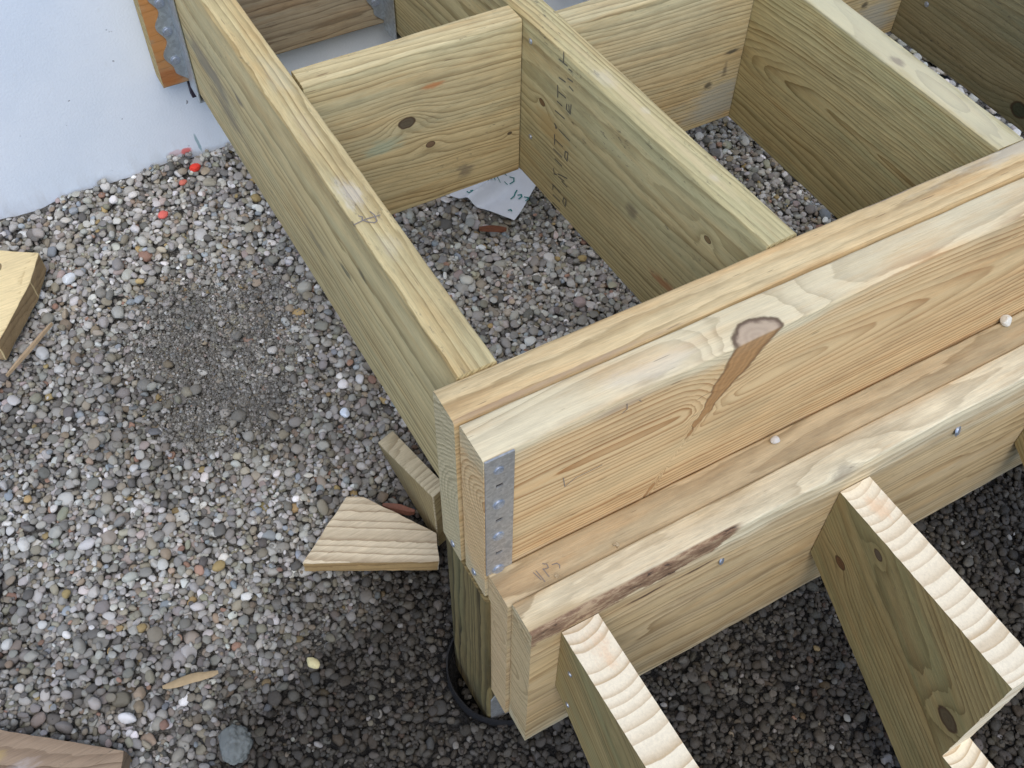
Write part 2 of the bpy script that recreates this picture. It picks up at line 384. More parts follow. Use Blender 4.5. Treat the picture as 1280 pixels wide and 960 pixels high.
# ---------------------------------------------------------------- gravel: every pebble is real; 24 shapes, settled on one another
def pebble_material(inst=True, col=None):
    N = NB('pebble' if inst else 'loose_stone')
    P = N.coord()
    if inst:
        at = N.n.new('ShaderNodeAttribute'); at.attribute_type = 'INSTANCER'; at.attribute_name = 'col'; base = at.outputs['Color']
        wt = N.n.new('ShaderNodeAttribute'); wt.attribute_type = 'INSTANCER'; wt.attribute_name = 'wet'; wet = wt.outputs['Fac']
        off = N.vm('SCALE', at.outputs['Vector'], scale=90.0)
    else:
        base = tuple(col)+(1.0,); wet = 0.0; off = (3.0, 4.0, 5.0)
    Q = N.vm('ADD', P, off)
    a = N.noise(Q, 90.0, 4.0, 0.7); b = N.noise(Q, 420.0, 3.0, 0.7); c = N.noise(N.vm('MULTIPLY', Q, (1.0, 1.0, 4.0)), 60.0, 3.0, 0.6)
    k = N.m('MULTIPLY_ADD', N.m('SUBTRACT', a, 0.5), 0.55, 1.0)
    k = N.m('ADD', k, N.m('MULTIPLY', N.m('SUBTRACT', b, 0.5), 0.45))
    col_ = N.mix(1.0, base, N.comb(k, k, k), 'MULTIPLY')
    col_ = N.mix(N.mapr(c, 0.58, 0.72, 0.0, 0.35), col_, N.mix(1.0, base, (0.7, 0.62, 0.5), 'MULTIPLY'))
    N.bump(N.m('ADD', a, N.m('MULTIPLY', b, 0.5)), 0.0006, 0.7)
    rgh = N.m('ADD', N.m('MULTIPLY', wet, -0.28), 0.78)
    return N.fin(col_, rgh, spec=0.4)
def pebble_mesh(seed, sub=3, name='pebble', rugged=0.0):
    rd = random.Random(seed)
    bm = bmesh.new(); bmesh.ops.create_icosphere(bm, subdivisions=sub, radius=1.0)
    p = rd.uniform(1.9, 2.45); off = Vector((rd.uniform(-50, 50), rd.uniform(-50, 50), rd.uniform(-50, 50)))
    cuts = [(Vector((rd.gauss(0, 1), rd.gauss(0, 1), rd.gauss(0, 1)*0.7)).normalized(), rd.uniform(0.70, 0.95)) for _ in range(rd.randint(2, 5))]
    nz = rd.uniform(0.12, 0.3)
    for v in bm.verts:
        d = v.co.normalized()
        q = (abs(d.x)**p+abs(d.y)**p+abs(d.z)**p)**(-1/p)
        co = d*q*(1+nz*mnoise.noise(d*0.9+off)+0.06*mnoise.noise(d*2.6+off))
        if rugged: co *= 1+rugged*(mnoise.noise(d*3.1+off)+0.6*mnoise.noise(d*7.0+off)+0.35*mnoise.noise(d*15.0+off))
        for n, h in cuts:
            e = co.dot(n)-h
            if e > 0: co -= n*e*0.85
        v.co = co
    mx = [max(abs(v.co[i]) for v in bm.verts) for i in range(3)]
    for v in bm.verts: v.co = Vector((v.co.x/mx[0], v.co.y/mx[1], v.co.z/mx[2]))
    return mesh_from(bm, name, 180)
NSHAPE = 24
M_peb = pebble_material()
kit = bpy.data.collections.new('pebble_shapes')
for i in range(NSHAPE):
    m_ = pebble_mesh(100+i); m_.materials.append(M_peb)
    kit.objects.link(bpy.data.objects.new('pebble_shape_%02d' % i, m_))

rng = np.random.RandomState(11)
PAL = np.array([  # linear colour, weight
    (0.330, 0.318, 0.292, 22), (0.270, 0.262, 0.248, 17), (0.430, 0.425, 0.410, 20), (0.300, 0.270, 0.215, 11), (0.185, 0.178, 0.168, 9), (0.46, 0.45, 0.43, 8),
    (0.62, 0.62, 0.62, 5.0), (0.30, 0.24, 0.18, 3.0), (0.36, 0.27, 0.13, 0.9), (0.27, 0.30, 0.33, 3.0), (0.32, 0.20, 0.15, 1.0), (0.35, 0.295, 0.27, 3), (0.28, 0.275, 0.215, 2.5), (0.13, 0.125, 0.12, 4)])
def palette(n):
    c = PAL[rng.choice(len(PAL), n, p=PAL[:, 3]/PAL[:, 3].sum()), :3].copy()
    c *= np.exp(rng.normal(0, 0.16, (n, 1))); c *= np.exp(rng.normal(0, 0.02, (n, 3)))
    return c*np.array((1.10, 1.08, 1.045))
X0, X1, Y0, Y1 = -25.0, 42.0, -25.0, 34.45
RES = 0.1
hx = int((X1-X0)/RES)+1; hy = int((Y1-Y0)/RES)+1
HXX, HYY = np.meshgrid(X0+np.arange(hx)*RES, Y0+np.arange(hy)*RES, indexing='ij')
SURF = zsurf(HXX, HYY)
HM = SURF-0.72
HM = HM-hole(HXX, HYY)*0.9
pos, rot, scl, pid, colr, wetv = [], [], [], [], [], []
def settle(n, size_fn, K, band=None):
    px = rng.uniform(X0+0.5, X1-0.5, (n, K)); py = rng.uniform(Y0+0.5, Y1-0.12, (n, K))
    if band:      # only in the patches of fines
        f_ = [FINE[i] for i in rng.randint(0, len(FINE), n)]
        px[:, 0] = [rng.normal(q[0], q[2]*0.8) for q in f_]; py[:, 0] = [rng.normal(q[1], q[2]*0.8) for q in f_]
    px[:, 1:] = px[:, :1]+rng.normal(0, 0.7, (n, K-1)); py[:, 1:] = py[:, :1]+rng.normal(0, 0.7, (n, K-1))
    a = size_fn(n)*(1-0.62*np.clip(fines(px[:, 0], py[:, 0])*1.5, 0, 1)*(rng.rand(n) < 0.5))*(1-0.12*damp(px[:, 0], py[:, 0])); el = np.clip(rng.normal(0.76, 0.12, n), 0.48, 1.0); fl = np.clip(rng.normal(0.56, 0.12, n), 0.32, 0.85)
    yaw = rng.uniform(0, 6.2832, n); c0 = palette(n); shp = rng.randint(0, NSHAPE, n); fz = fines(px[:, 0], py[:, 0]); skip = rng.rand(n)
    for i in range(n):
        A = max(a[i], 0.10)/2; B = A*el[i]; Cc = A*fl[i]
        rm = int(A/RES)+1
        best = None
        for k in range(K):
            ix = int((px[i, k]-X0)/RES); iy = int((py[i, k]-Y0)/RES)
            if ix-rm < 0 or iy-rm < 0 or ix+rm >= hx or iy+rm >= hy: continue
            h = HM[ix-1:ix+2, iy-1:iy+2].mean()-SURF[ix, iy]
            if best is None or h < best[0]: best = (h, ix, iy)
        if best is None or best[0] > 0.22: continue
        _, ix, iy = best
        g = np.arange(-rm, rm+1)*RES
        dx, dy = np.meshgrid(g, g, indexing='ij'); c, s = math.cos(yaw[i]), math.sin(yaw[i])
        u = (dx*c+dy*s)/A; v = (-dx*s+dy*c)/B; q = 1-u*u-v*v; msk = q > 0
        if not msk.any(): continue
        th = Cc*np.sqrt(np.maximum(q, 0)); P = HM[ix-rm:ix+rm+1, iy-rm:iy+rm+1]
        z = np.percentile((P+th)[msk], 80)-0.02          # lets stones nestle instead of balancing on one point
        x = X0+ix*RES; y = Y0+iy*RES
        if math.hypot(x-PX, y-PY) < PR+0.15 and not (y < PY-1.0 and x > PX-1.3 and math.hypot(x-PX, y-PY) > PR-0.7) and not (math.hypot(x-PX, y-PY) < PR-0.6 and skip[i] > 0.7): continue
        top = np.where(msk, z+th, -99); HM[ix-rm:ix+rm+1, iy-rm:iy+rm+1] = np.maximum(P, top)
        gx = np.polyfit(dx[msk], P[msk], 1)[0] if False else (P[-1].mean()-P[0].mean())/(2*rm*RES)
        gy = (P[:, -1].mean()-P[:, 0].mean())/(2*rm*RES)
        nrm = Vector((-max(-0.7, min(0.7, gx))*0.6+rng.normal(0, 0.12), -max(-0.7, min(0.7, gy))*0.6+rng.normal(0, 0.12), 1)).normalized()
        e = (nrm.to_track_quat('Z', 'Y') @ Matrix.Rotation(yaw[i], 3, 'Z').to_quaternion()).to_euler()
        pos.append((x+rng.uniform(-.05, .05), y+rng.uniform(-.05, .05), z)); rot.append(tuple(e)); scl.append((A, B, Cc)); pid.append(shp[i]); colr.append(c0[i])
big = lambda n: np.clip(np.exp(rng.normal(math.log(0.46), 0.26, n)), 0.25, 1.0)
mid = lambda n: np.clip(np.exp(rng.normal(math.log(0.42), 0.27, n)), 0.2, 0.9)
small = lambda n: np.clip(np.exp(rng.normal(math.log(0.24), 0.25, n)), 0.13, 0.4)
tiny = lambda n: np.clip(np.exp(rng.normal(math.log(0.17), 0.3, n)), 0.1, 0.3)
settle(15000, big, 2); settle(36000, mid, 4); settle(24000, small, 5); settle(3500, tiny, 4, True)
# a coarser apron beyond, out of the frame
n = 46000
ax_ = rng.uniform(-62, 76, n); ay_ = rng.uniform(-50, 34.2, n); keep = ~((ax_ > X0+.3) & (ax_ < X1-.3) & (ay_ > Y0+.3)); ax_, ay_ = ax_[keep], ay_[keep]; n = len(ax_)
az_ = zsurf(ax_, ay_)-0.30+rng.uniform(-0.1, 0.12, n); sa = big(n)*0.72
for i in range(n):
    pos.append((ax_[i], ay_[i], az_[i])); rot.append((rng.normal(0, .25), rng.normal(0, .25), rng.uniform(0, 6.28))); scl.append((sa[i], sa[i]*.75, sa[i]*.55)); pid.append(rng.randint(NSHAPE))
colr = np.array(colr); colr = np.concatenate([colr, palette(n)])
# grit: tiny fragments lying in the patches of fines and all over the damp strip
n = 26000
gx_ = rng.uniform(-22, 40, n); gy_ = rng.uniform(-22, 34.2, n)
pz_ = np.clip(fines(gx_, gy_)*1.3+0.9*damp(gx_, gy_)+0.08, 0, 1); keep = rng.rand(n) < pz_
fx = np.concatenate([rng.normal(a, c*0.8, 1900) for a, b, c in FINE]); rs = rng.get_state()
fy = np.concatenate([rng.normal(b, c*0.8, 1900) for a, b, c in FINE])
gx_ = np.concatenate([gx_[keep], fx]); gy_ = np.concatenate([gy_[keep], fy]); n = len(gx_)
ixs = np.clip(((gx_-X0)/RES).astype(int), 0, hx-1); iys = np.clip(((gy_-Y0)/RES).astype(int), 0, hy-1)
gz_ = HM[ixs, iys]+0.02
gs = np.clip(np.exp(rng.normal(math.log(0.045), 0.45, n)), 0.02, 0.13)
for i in range(n):
    if math.hypot(gx_[i]-PX, gy_[i]-PY) < PR or HM[ixs[i], iys[i]] > SURF[ixs[i], iys[i]]-0.12: continue
    pos.append((gx_[i], gy_[i], gz_[i])); rot.append(tuple(rng.uniform(0, 6.28, 3))); scl.append((gs[i], gs[i]*.8, gs[i]*.6)); pid.append(rng.randint(NSHAPE))
ng = len(pos)-len(colr)
colr = np.concatenate([colr, np.clip(np.array((0.22, 0.21, 0.19))*np.exp(rng.normal(0, 0.45, (ng, 1))), 0.01, 0.6)])
pos = np.array(pos); colr = colr[:len(pos)]
D = damp(pos[:, 0], pos[:, 1]); n = len(pos)
Mo = (moist(pos[:, 0], pos[:, 1])*rng.uniform(0.4, 1.15, n))[:, None]
colr = colr*(1-Mo)+(colr*0.30+np.array((0.036, 0.029, 0.019)))*Mo
# stones in the dug, damp strip wear a dark coat; a few came up clean
clean = (rng.rand(n) < 0.022)
coat = np.clip(D*np.where(clean, 0.35, rng.uniform(0.86, 1.0, n)), 0, 1)[:, None]
dark = (0.013+colr*rng.uniform(0.02, 0.10, (n, 1)))*np.array((1.20, 1.02, 0.80))
colr = colr*(1-coat)+dark*coat
F = np.clip(fines(pos[:, 0], pos[:, 1])*1.2, 0, 1)[:, None]
colr = colr*(1-0.5*F)+np.array((0.135, 0.13, 0.12))*0.5*F
wet = coat[:, 0]*rng.uniform(0.4, 1.0, n)
gm = bpy.data.meshes.new('gravel'); gm.vertices.add(n); gm.vertices.foreach_set('co', (pos*S).astype(np.float32).reshape(-1))
def attr(nm, tp, arr, key):
    at = gm.attributes.new(nm, tp, 'POINT'); at.data.foreach_set(key, np.ascontiguousarray(arr).reshape(-1))
attr('rot', 'FLOAT_VECTOR', np.array(rot, np.float32), 'vector'); attr('scl', 'FLOAT_VECTOR', np.array(scl, np.float32)*S, 'vector')
attr('shape', 'INT', np.array(pid, np.int32), 'value'); attr('wet', 'FLOAT', wet.astype(np.float32), 'value')
attr('col', 'FLOAT_COLOR', np.concatenate([colr, np.ones((n, 1))], 1).astype(np.float32), 'color')
gm.update()
gravel = tag(obj('gravel', gm), kind='stuff', label='grey and tan rounded pea gravel covering the sloping ground', cat='gravel')
ng_ = bpy.data.node_groups.new('settled_pebbles', 'GeometryNodeTree')
ng_.interface.new_socket('Geometry', in_out='INPUT', socket_type='NodeSocketGeometry'); ng_.interface.new_socket('Geometry', in_out='OUTPUT', socket_type='NodeSocketGeometry')
nn = ng_.nodes; nl = ng_.links
gi = nn.new('NodeGroupInput'); go = nn.new('NodeGroupOutput'); mp = nn.new('GeometryNodeMeshToPoints'); ip = nn.new('GeometryNodeInstanceOnPoints')
ci = nn.new('GeometryNodeCollectionInfo'); ci.inputs['Collection'].default_value = kit; ci.inputs['Separate Children'].default_value = True; ci.inputs['Reset Children'].default_value = True
def named(nm, tp):
    q = nn.new('GeometryNodeInputNamedAttribute'); q.data_type = tp; q.inputs['Name'].default_value = nm
    return [o for o in q.outputs if o.enabled and o.name == 'Attribute'][0]
er = nn.new('FunctionNodeEulerToRotation'); nl.new(named('rot', 'FLOAT_VECTOR'), er.inputs[0])
nl.new(gi.outputs[0], mp.inputs[0]); nl.new(mp.outputs[0], ip.inputs['Points']); nl.new(ci.outputs[0], ip.inputs['Instance'])
ip.inputs['Pick Instance'].default_value = True; nl.new(named('shape', 'INT'), ip.inputs['Instance Index'])
nl.new(er.outputs[0], ip.inputs['Rotation']); nl.new(named('scl', 'FLOAT_VECTOR'), ip.inputs['Scale']); nl.new(ip.outputs[0], go.inputs[0])
md = gravel.modifiers.new('pebbles', 'NODES'); md.node_group = ng_
gm.materials.append(M_peb)

# ---------------------------------------------------------------- the white wall
def wall_material():
    N = NB('white_painted_render'); P = N.vm('SCALE', N.coord(), scale=1/S)
    a = N.noise(P, 0.16, 4.0, 0.6); b = N.noise(P, 2.2, 5.0, 0.65); c = N.noise(P, 1.25, 2.0, 0.5); d = N.noise(N.vm('MULTIPLY', P, (1.6, 1.0, 0.35)), 1.0, 3.0, 0.6)
    col = N.mix(N.mapr(a, 0.3, 0.7), (0.77, 0.83, 0.91), (0.71, 0.78, 0.87))
    col = N.mix(N.mapr(b, 0.6, 0.8, 0, 0.25), col, (0.62, 0.62, 0.60))
    pit = N.mapr(N.m('ADD', c, N.m('MULTIPLY', N.m('SUBTRACT', N.noise(P, 9.0, 2.0), 0.5), 0.06)), 0.712, 0.735)
    col = N.mix(N.m('MULTIPLY', pit, 0.75), col, (0.20, 0.21, 0.24))
    z = N.sep(P)[2]
    splash = N.m('MULTIPLY', N.mapr(z, -15.4, -13.2, 1.0, 0.0), N.mapr(d, 0.42, 0.72))
    col = N.mix(N.m('MULTIPLY', splash, 0.22), col, (0.45, 0.43, 0.39))
    # spots of orange marking paint and a teal streak by the gravel
    jit = N.m('MULTIPLY', N.m('SUBTRACT', N.noise(P, 3.0, 4.0, 0.65), 0.5), 1.5)
    for (px, pz_, rx, rz, ta, pc, st) in ((-0.62, -14.92, 0.42, 0.26, 0.0, (0.80, 0.12, 0.09), 0.85), (-1.3, -14.85, 0.5, 0.25, 0.0, (0.75, 0.42, 0.42), 0.5), (0.22, -14.6, 0.10, 0.85, -0.13, (0.24, 0.38, 0.42), 0.8)):
        xx, _y, zz = N.sep(P)
        u = N.m('DIVIDE', N.m('SUBTRACT', N.m('SUBTRACT', xx, px), N.m('MULTIPLY', N.m('SUBTRACT', zz, pz_), ta)), rx); v_ = N.m('DIVIDE', N.m('SUBTRACT', zz, pz_), rz)
        dd = N.m('ADD', N.m('SQRT', N.m('ADD', N.m('MULTIPLY', u, u), N.m('MULTIPLY', v_, v_))), N.m('MULTIPLY', jit, 0.7))
        col = N.mix(N.m('MULTIPLY', N.mapr(dd, 0.6, 1.1, 1.0, 0.0), st), col, pc)
    N.bump(N.m('SUBTRACT', N.m('ADD', N.m('MULTIPLY', b, 0.5), N.noise(P, 7.0, 3.0)), N.m('MULTIPLY', pit, 3.0)), 0.0007, 0.5)
    return N.fin(col, 0.75, spec=0.25)
bm = bmesh.new()
for co in ((0, 0, 0), (1, 0, 0), (1, 1, 0), (0, 1, 0), (0, 0, 1), (1, 0, 1), (1, 1, 1), (0, 1, 1)):
    bm.verts.new(Vector((-130+co[0]*300, 34.42+co[1]*8, -30+co[2]*112))*S)
bm.verts.ensure_lookup_table()
for f_ in ((0, 3, 2, 1), (4, 5, 6, 7), (0, 1, 5, 4), (1, 2, 6, 5), (2, 3, 7, 6), (3, 0, 4, 7)): bm.faces.new([bm.verts[i] for i in f_])
wall = tag(obj('house_wall', mesh_from(bm, 'house_wall'), wall_material()), 'white painted house wall rising from the gravel behind the deck frame', 'wall')
# ---------------------------------------------------------------- timber materials
GRN = (0.33, 0.36, 0.21); GRY = (0.30, 0.31, 0.25)
DK = (0.10, 0.055, 0.03)
def pair(name, E, L, end=None, endL=None, **k):
    a = wood(name, E, L, **k)
    k2 = dict(k); k2.update(saw=1.0, stains=(), dirt=0.05, bark=None, blot=None, contrast=0.75, fibre=0.10, bumpd=0.0007, wob=0.15)
    b = wood(name+'_end', end or tuple(c*0.95 for c in E), endL or L, **k2)
    return a, b

frame = thing('deck_frame', 'pale treated timber deck frame of doubled rim boards, joists and blocking', 'deck frame', (0, 0, -9.2))
FZ = 9.2      # the frame's empty sits at the underside of the joists
def fl(p): return (p[0], p[1], p[2]+FZ)

# edge joist
T = 1.547
mL = pair('edge_joist_pine', (0.56, 0.475, 0.28), (0.42, 0.32, 0.15), sp=0.34, pith=(5.6, -1.2), tilt=(0.0, 0.01), wob=0.28, contrast=0.95, blot=((0.47, 0.46, 0.31), 0.55), dirt=0.25, seed=1,
          stains=[(27.0, T, -4.9, 4.2, .3, 1.0, (0.17, 0.15, 0.12), 0.7, 1.5), (24.6, T, -6.2, 3.0, .3, 0.8, (0.16, 0.14, 0.11), 0.6, 1.8), (22.2, T, -3.5, 0.7, .25, 0.3, (0.12, 0.10, 0.08), 0.75, 2.0),
                  (10.2, T, -4.1, 0.9, .2, 0.28, (0.12, 0.11, 0.07), 0.8, 2.2), (8.1, T, -2.5, 0.5, .2, 0.22, (0.12, 0.11, 0.07), 0.8, 2.2), (13.5, T, -5.5, 1.8, .2, 0.3, (0.16, 0.15, 0.10), 0.6, 2.0),
                  (9.9, 0.95, 0, 1.1, 0.55, .3, (0.66, 0.66, 0.72), 0.25, 2.6), (14.5, 0.9, 0, 1.6, 0.45, .3, (0.62, 0.63, 0.64), 0.06, 2.6), (6.6, 0.8, 0, 0.8, 0.4, .3, (0.66, 0.68, 0.70), 0.1, 2.0), (18.0, 0.6, 0, 2.0, 0.5, .3, (0.55, 0.60, 0.52), 0.15, 1.6)])
edge = board('edge_joist', 32.82, T, 9.16, *mL, parent=frame, loc=fl(ybox(0.914, 0.02, 0.067, T)), rotz=HP+0.011, seed=1, rc=0.13, label='weathered edge joist at the left end of the deck frame')
mJ2 = pair('second_joist_pine', (0.52, 0.465, 0.28), (0.38, 0.305, 0.15), sp=0.21, pith=(4.6, -1.6), tilt=(0.01, -0.05), wob=0.3, contrast=0.85, blot=((0.43, 0.44, 0.29), 0.55), dirt=0.3, seed=2,
           knots=[(15.4, 1.44, -3.65, 0.1, 1, 0.1, 0.17, (0.16, 0.08, 0.03), 0.3, 0.0), (3.0, 1.44, -2.2, 0.1, 1, 0.1, 0.16, (0.2, 0.12, 0.05), 0.25, 0.0)],
           stains=[(14.4, 1.44, -4.6, 2.0, .3, 0.8, (0.46, 0.32, 0.13), 0.75, 0.9), (5.0, 1.44, -6.6, 1.2, .3, 0.35, (0.42, 0.17, 0.07), 0.7, 1.6), (7.8, 1.44, -4.5, 0.5, .3, 0.5, (0.15, 0.12, 0.08), 0.6, 2.5),
                   (8.0, 0.8, 0, 8.0, 0.25, .3, (0.62, 0.50, 0.28), 0.7, 0.8), (11.5, 0.9, 0, 0.9, 0.4, .3, (0.72, 0.70, 0.68), 0.16, 1.6), (8.8, 0.7, 0, 0.35, 0.25, .3, (0.72, 0.70, 0.68), 0.16, 2.0), (4.0, 0.8, 0, 0.3, 0.2, .3, (0.72, 0.70, 0.68), 0.16, 2.0)])
T2 = 1.441
j2 = board('joist', 32.85, T2, 9.1, *mJ2, parent=frame, loc=fl(ybox(13.781, 0.02, 0.10, T2)), rotz=HP+0.033, seed=2, rc=0.12)
mJ3 = pair('third_joist_pine', (0.50, 0.43, 0.235), (0.33, 0.24, 0.095), sp=0.21, pith=(1.9, -4.3), tilt=(-0.10, -0.02), wob=0.9, contrast=0.85, blot=((0.35, 0.37, 0.22), 0.5), dirt=0.12, seed=3,
           stains=[(9, 0.8, 0, 16, 1.4, .2, (0.66, 0.61, 0.43), 0.6, 0.4), (6.5, 1.0, 0, 0.5, 0.3, .2, (0.25, 0.2, 0.15), 0.7, 2.0)])
T3 = 1.496
j3 = board('joist', 32.85, T3, 9.1, *mJ3, parent=frame, loc=fl(ybox(25.621, 0.02, -0.05, T3)), rotz=HP, seed=3, rc=0.09)
mJ4 = pair('fourth_joist_pine', (0.30, 0.27, 0.165), (0.23, 0.19, 0.10), sp=0.25, pith=(2.2, -4.0), tilt=(0.03, 0.0), wob=0.8, contrast=0.7, blot=((0.22, 0.23, 0.15), 0.8), dirt=0.35, seed=4,
           knots=[(7.6, 1.5, -8.1, 0.1, 1, 0.05, 0.42, (0.06, 0.07, 0.04), 0.7, 0.0)])
j4 = board('joist', 32.85, 1.5, 9.1, *mJ4, parent=frame, loc=fl(ybox(39.1, 0.02, 0.0, 1.5)), rotz=HP, seed=4, rc=0.11, label='dark stained joist at the right end of the frame')
# blocking between the joists
tb = 1.385
mB1 = pair('blocking_pine', (0.58, 0.50, 0.31), (0.38, 0.285, 0.14), sp=0.27, pith=(2.6, 3.0), tilt=(0.012, -0.06), wob=0.7, contrast=0.85, blot=((0.47, 0.48, 0.35), 0.55), dirt=0.25, seed=5,
           knots=[(4.63, 0, -3.6, 0.12, 1, 0.05, 0.30, (0.085, 0.065, 0.045), 0.75, 0.0), (5.75, 0, -5.26, 0.1, 1, 0.1, 0.18, (0.17, 0.10, 0.06), 0.45, 0.0), (10.15, 0, -6.25, 0.3, 1, 0, 0.09, (0.08, 0.06, 0.04), 0.2, 0.0)],
           stains=[(6.2, 0, -1.97, 0.75, .25, 0.2, (0.50, 0.20, 0.07), 0.8, 1.5), (3.3, 0, -4.5, 1.3, .25, 0.5, (0.36, 0.47, 0.35), 0.55, 1.2), (7.6, 0, -7.6, 0.5, .2, 0.5, (0.16, 0.13, 0.10), 0.6, 3.0)])
b1 = board('blocking', 13.18-2.45, tb, 8.9, *mB1, parent=frame, loc=fl((2.44, 17.237, -0.162)), seed=5, rc=0.12)
mB2 = pair('blocking_grey_pine', (0.57, 0.49, 0.31), (0.39, 0.295, 0.155), sp=0.24, pith=(2.2, 2.0), tilt=(0.01, -0.04), wob=0.5, contrast=0.85, blot=((0.42, 0.44, 0.33), 0.5), dirt=0.15, seed=6,
           stains=[(9.5, 0, -7.6, 3.0, .3, 1.6, (0.38, 0.42, 0.40), 0.6, 0.6), (10.1, 0, -4.6, 0.5, .2, 0.16, (0.08, 0.07, 0.05), 0.9, 2.0), (8.9, 0, -6.3, 0.3, .2, 0.3, (0.08, 0.07, 0.05), 0.85, 2.5), (9.9, 0, -5.6, 0.18, .2, 0.5, (0.14, 0.11, 0.07), 0.7, 2.5)])
b2 = board('blocking', 25.60-14.74, 1.45, 9.0, *mB2, parent=frame, loc=fl((14.73, 15.62, -0.05)), seed=6, rc=0.12)
b3 = board('blocking', 39.08-27.14, 1.45, 9.0, *mB2, parent=frame, loc=fl((27.13, 17.5, -0.05)), seed=7, rc=0.12)
# doubled rim
RL = 47.0
mR1 = pair('inner_rim_pine', (0.64, 0.50, 0.30), (0.51, 0.345, 0.165), end=(0.55, 0.49, 0.34), endL=(0.36, 0.305, 0.19), sp=0.22, pith=(-1.9, -5.4), tilt=(0.0, 0.01), wob=0.25, contrast=0.8, blot=((0.62, 0.55, 0.38), 0.5), dirt=0.05, seed=8,
           stains=[(24, 1.6, 0, 16, .14, .12, (0.26, 0.22, 0.22), 0.75, 0.8), (5, 0.06, -0.05, 7, .12, .2, (0.40, 0.30, 0.21), 0.6, 0.8), (28, 1.2, 0, 8, .5, .15, (0.60, 0.56, 0.44), 0.6, 0.7)])
r1 = board('rim_board', RL, 1.57, 9.37, *mR1, parent=frame, loc=fl((0, -1.57, 0.0)), seed=8, rc=0.16, wane=lambda x: (0.10+0.05*mnoise.noise((x*.3, 1, 2)), 0, 0, 0))
mR2 = pair('outer_rim_pine', (0.69, 0.63, 0.48), (0.75, 0.67, 0.50), end=(0.58, 0.50, 0.35), endL=(0.45, 0.33, 0.19), sp=0.25, pith=(-0.45, -2.75), tilt=(0.085, -0.006), wob=0.22, contrast=0.9, rag=0.28,
           heart=(4.15, (0.72, 0.54, 0.325), (0.42, 0.205, 0.075), -0.6, -4.35), dirt=0.02, seed=9, fibre=0.12, blot=((0.68, 0.58, 0.38), 0.35),
           knots=[(10.72, 0.05, 0.0, 0.48, 0.0, 1.0, 0.70, (0.46, 0.245, 0.095), 0.9, 0.14, (0.50, 0.375, 0.26))],
           stains=[(6.8, 0.6, 0.02, 2.2, .5, .2, (0.70, 0.68, 0.70), 0.15, 1.2), (5.2, 0, -0.45, 1.6, .2, 0.25, (0.38, 0.28, 0.20), 0.45, 2.0)])
r2 = board('rim_board', RL, 1.63, 9.42, *mR2, parent=frame, loc=fl((0.10, -3.371, 0.07)), seed=9, rc=0.10, label='outer rim board with a big knot and orange heartwood face')
# doubled stair header, hung in front of the rim
mB3 = pair('inner_header_pine', (0.52, 0.43, 0.295), (0.38, 0.28, 0.165), end=(0.60, 0.47, 0.30), endL=(0.50, 0.34, 0.19), sp=0.42, pith=(0.6, -3.4), tilt=(0.0, 0.015), wob=0.8, contrast=0.8, blot=((0.46, 0.42, 0.31), 0.6), dirt=0.10, seed=10)
h1 = board('header_board', RL-0.2, 1.49, 10.8, *mB3, parent=frame, loc=fl((0.204, -4.905, -7.45)), seed=10, rc=0.10)
def waneB(x):
    a = max(0, 1-((x-4.2)/3.9)**2)*0.30*(0.8+0.5*mnoise.noise((x*1.3, 4, 4))) if 0.2 < x < 8.2 else 0
    b = max(0, 1-((x-14.4)/1.0)**2)*0.42 if 13.4 < x < 15.4 else 0
    return (max(a, b, 0), 0, 0, 0)
mB4 = pair('outer_header_pine', (0.71, 0.665, 0.53), (0.72, 0.64, 0.48), end=(0.60, 0.56, 0.42), endL=(0.52, 0.46, 0.32), sp=0.5, pith=(1.1, -5.4), tilt=(-0.02, -0.03), wob=1.2, contrast=0.9, heart=(5.0, (0.61, 0.49, 0.31), (0.36, 0.25, 0.13)), blot=((0.55, 0.47, 0.35), 0.5), dirt=0.06, seed=11,
           bark=(-0.6, 9.6, 0.95), stains=[(5.3, 0, -1.75, 1.4, .3, 0.14, (0.09, 0.05, 0.03), 0.95, 1.0), (7.4, 0, -1.85, 1.3, .3, 0.14, (0.09, 0.05, 0.03), 0.95, 1.0), (14.3, 0.1, -0.35, 1.2, .5, 0.5, (0.20, 0.16, 0.12), 0.55, 1.0)])
h2 = board('header_board', RL-0.5, 1.41, 10.95, *mB4, parent=frame, loc=fl((0.372, -6.368, -7.30)), seed=11, rc=0.08, wane=waneB, ns=220, label='front header board with a strip of dark bark along its top edge')

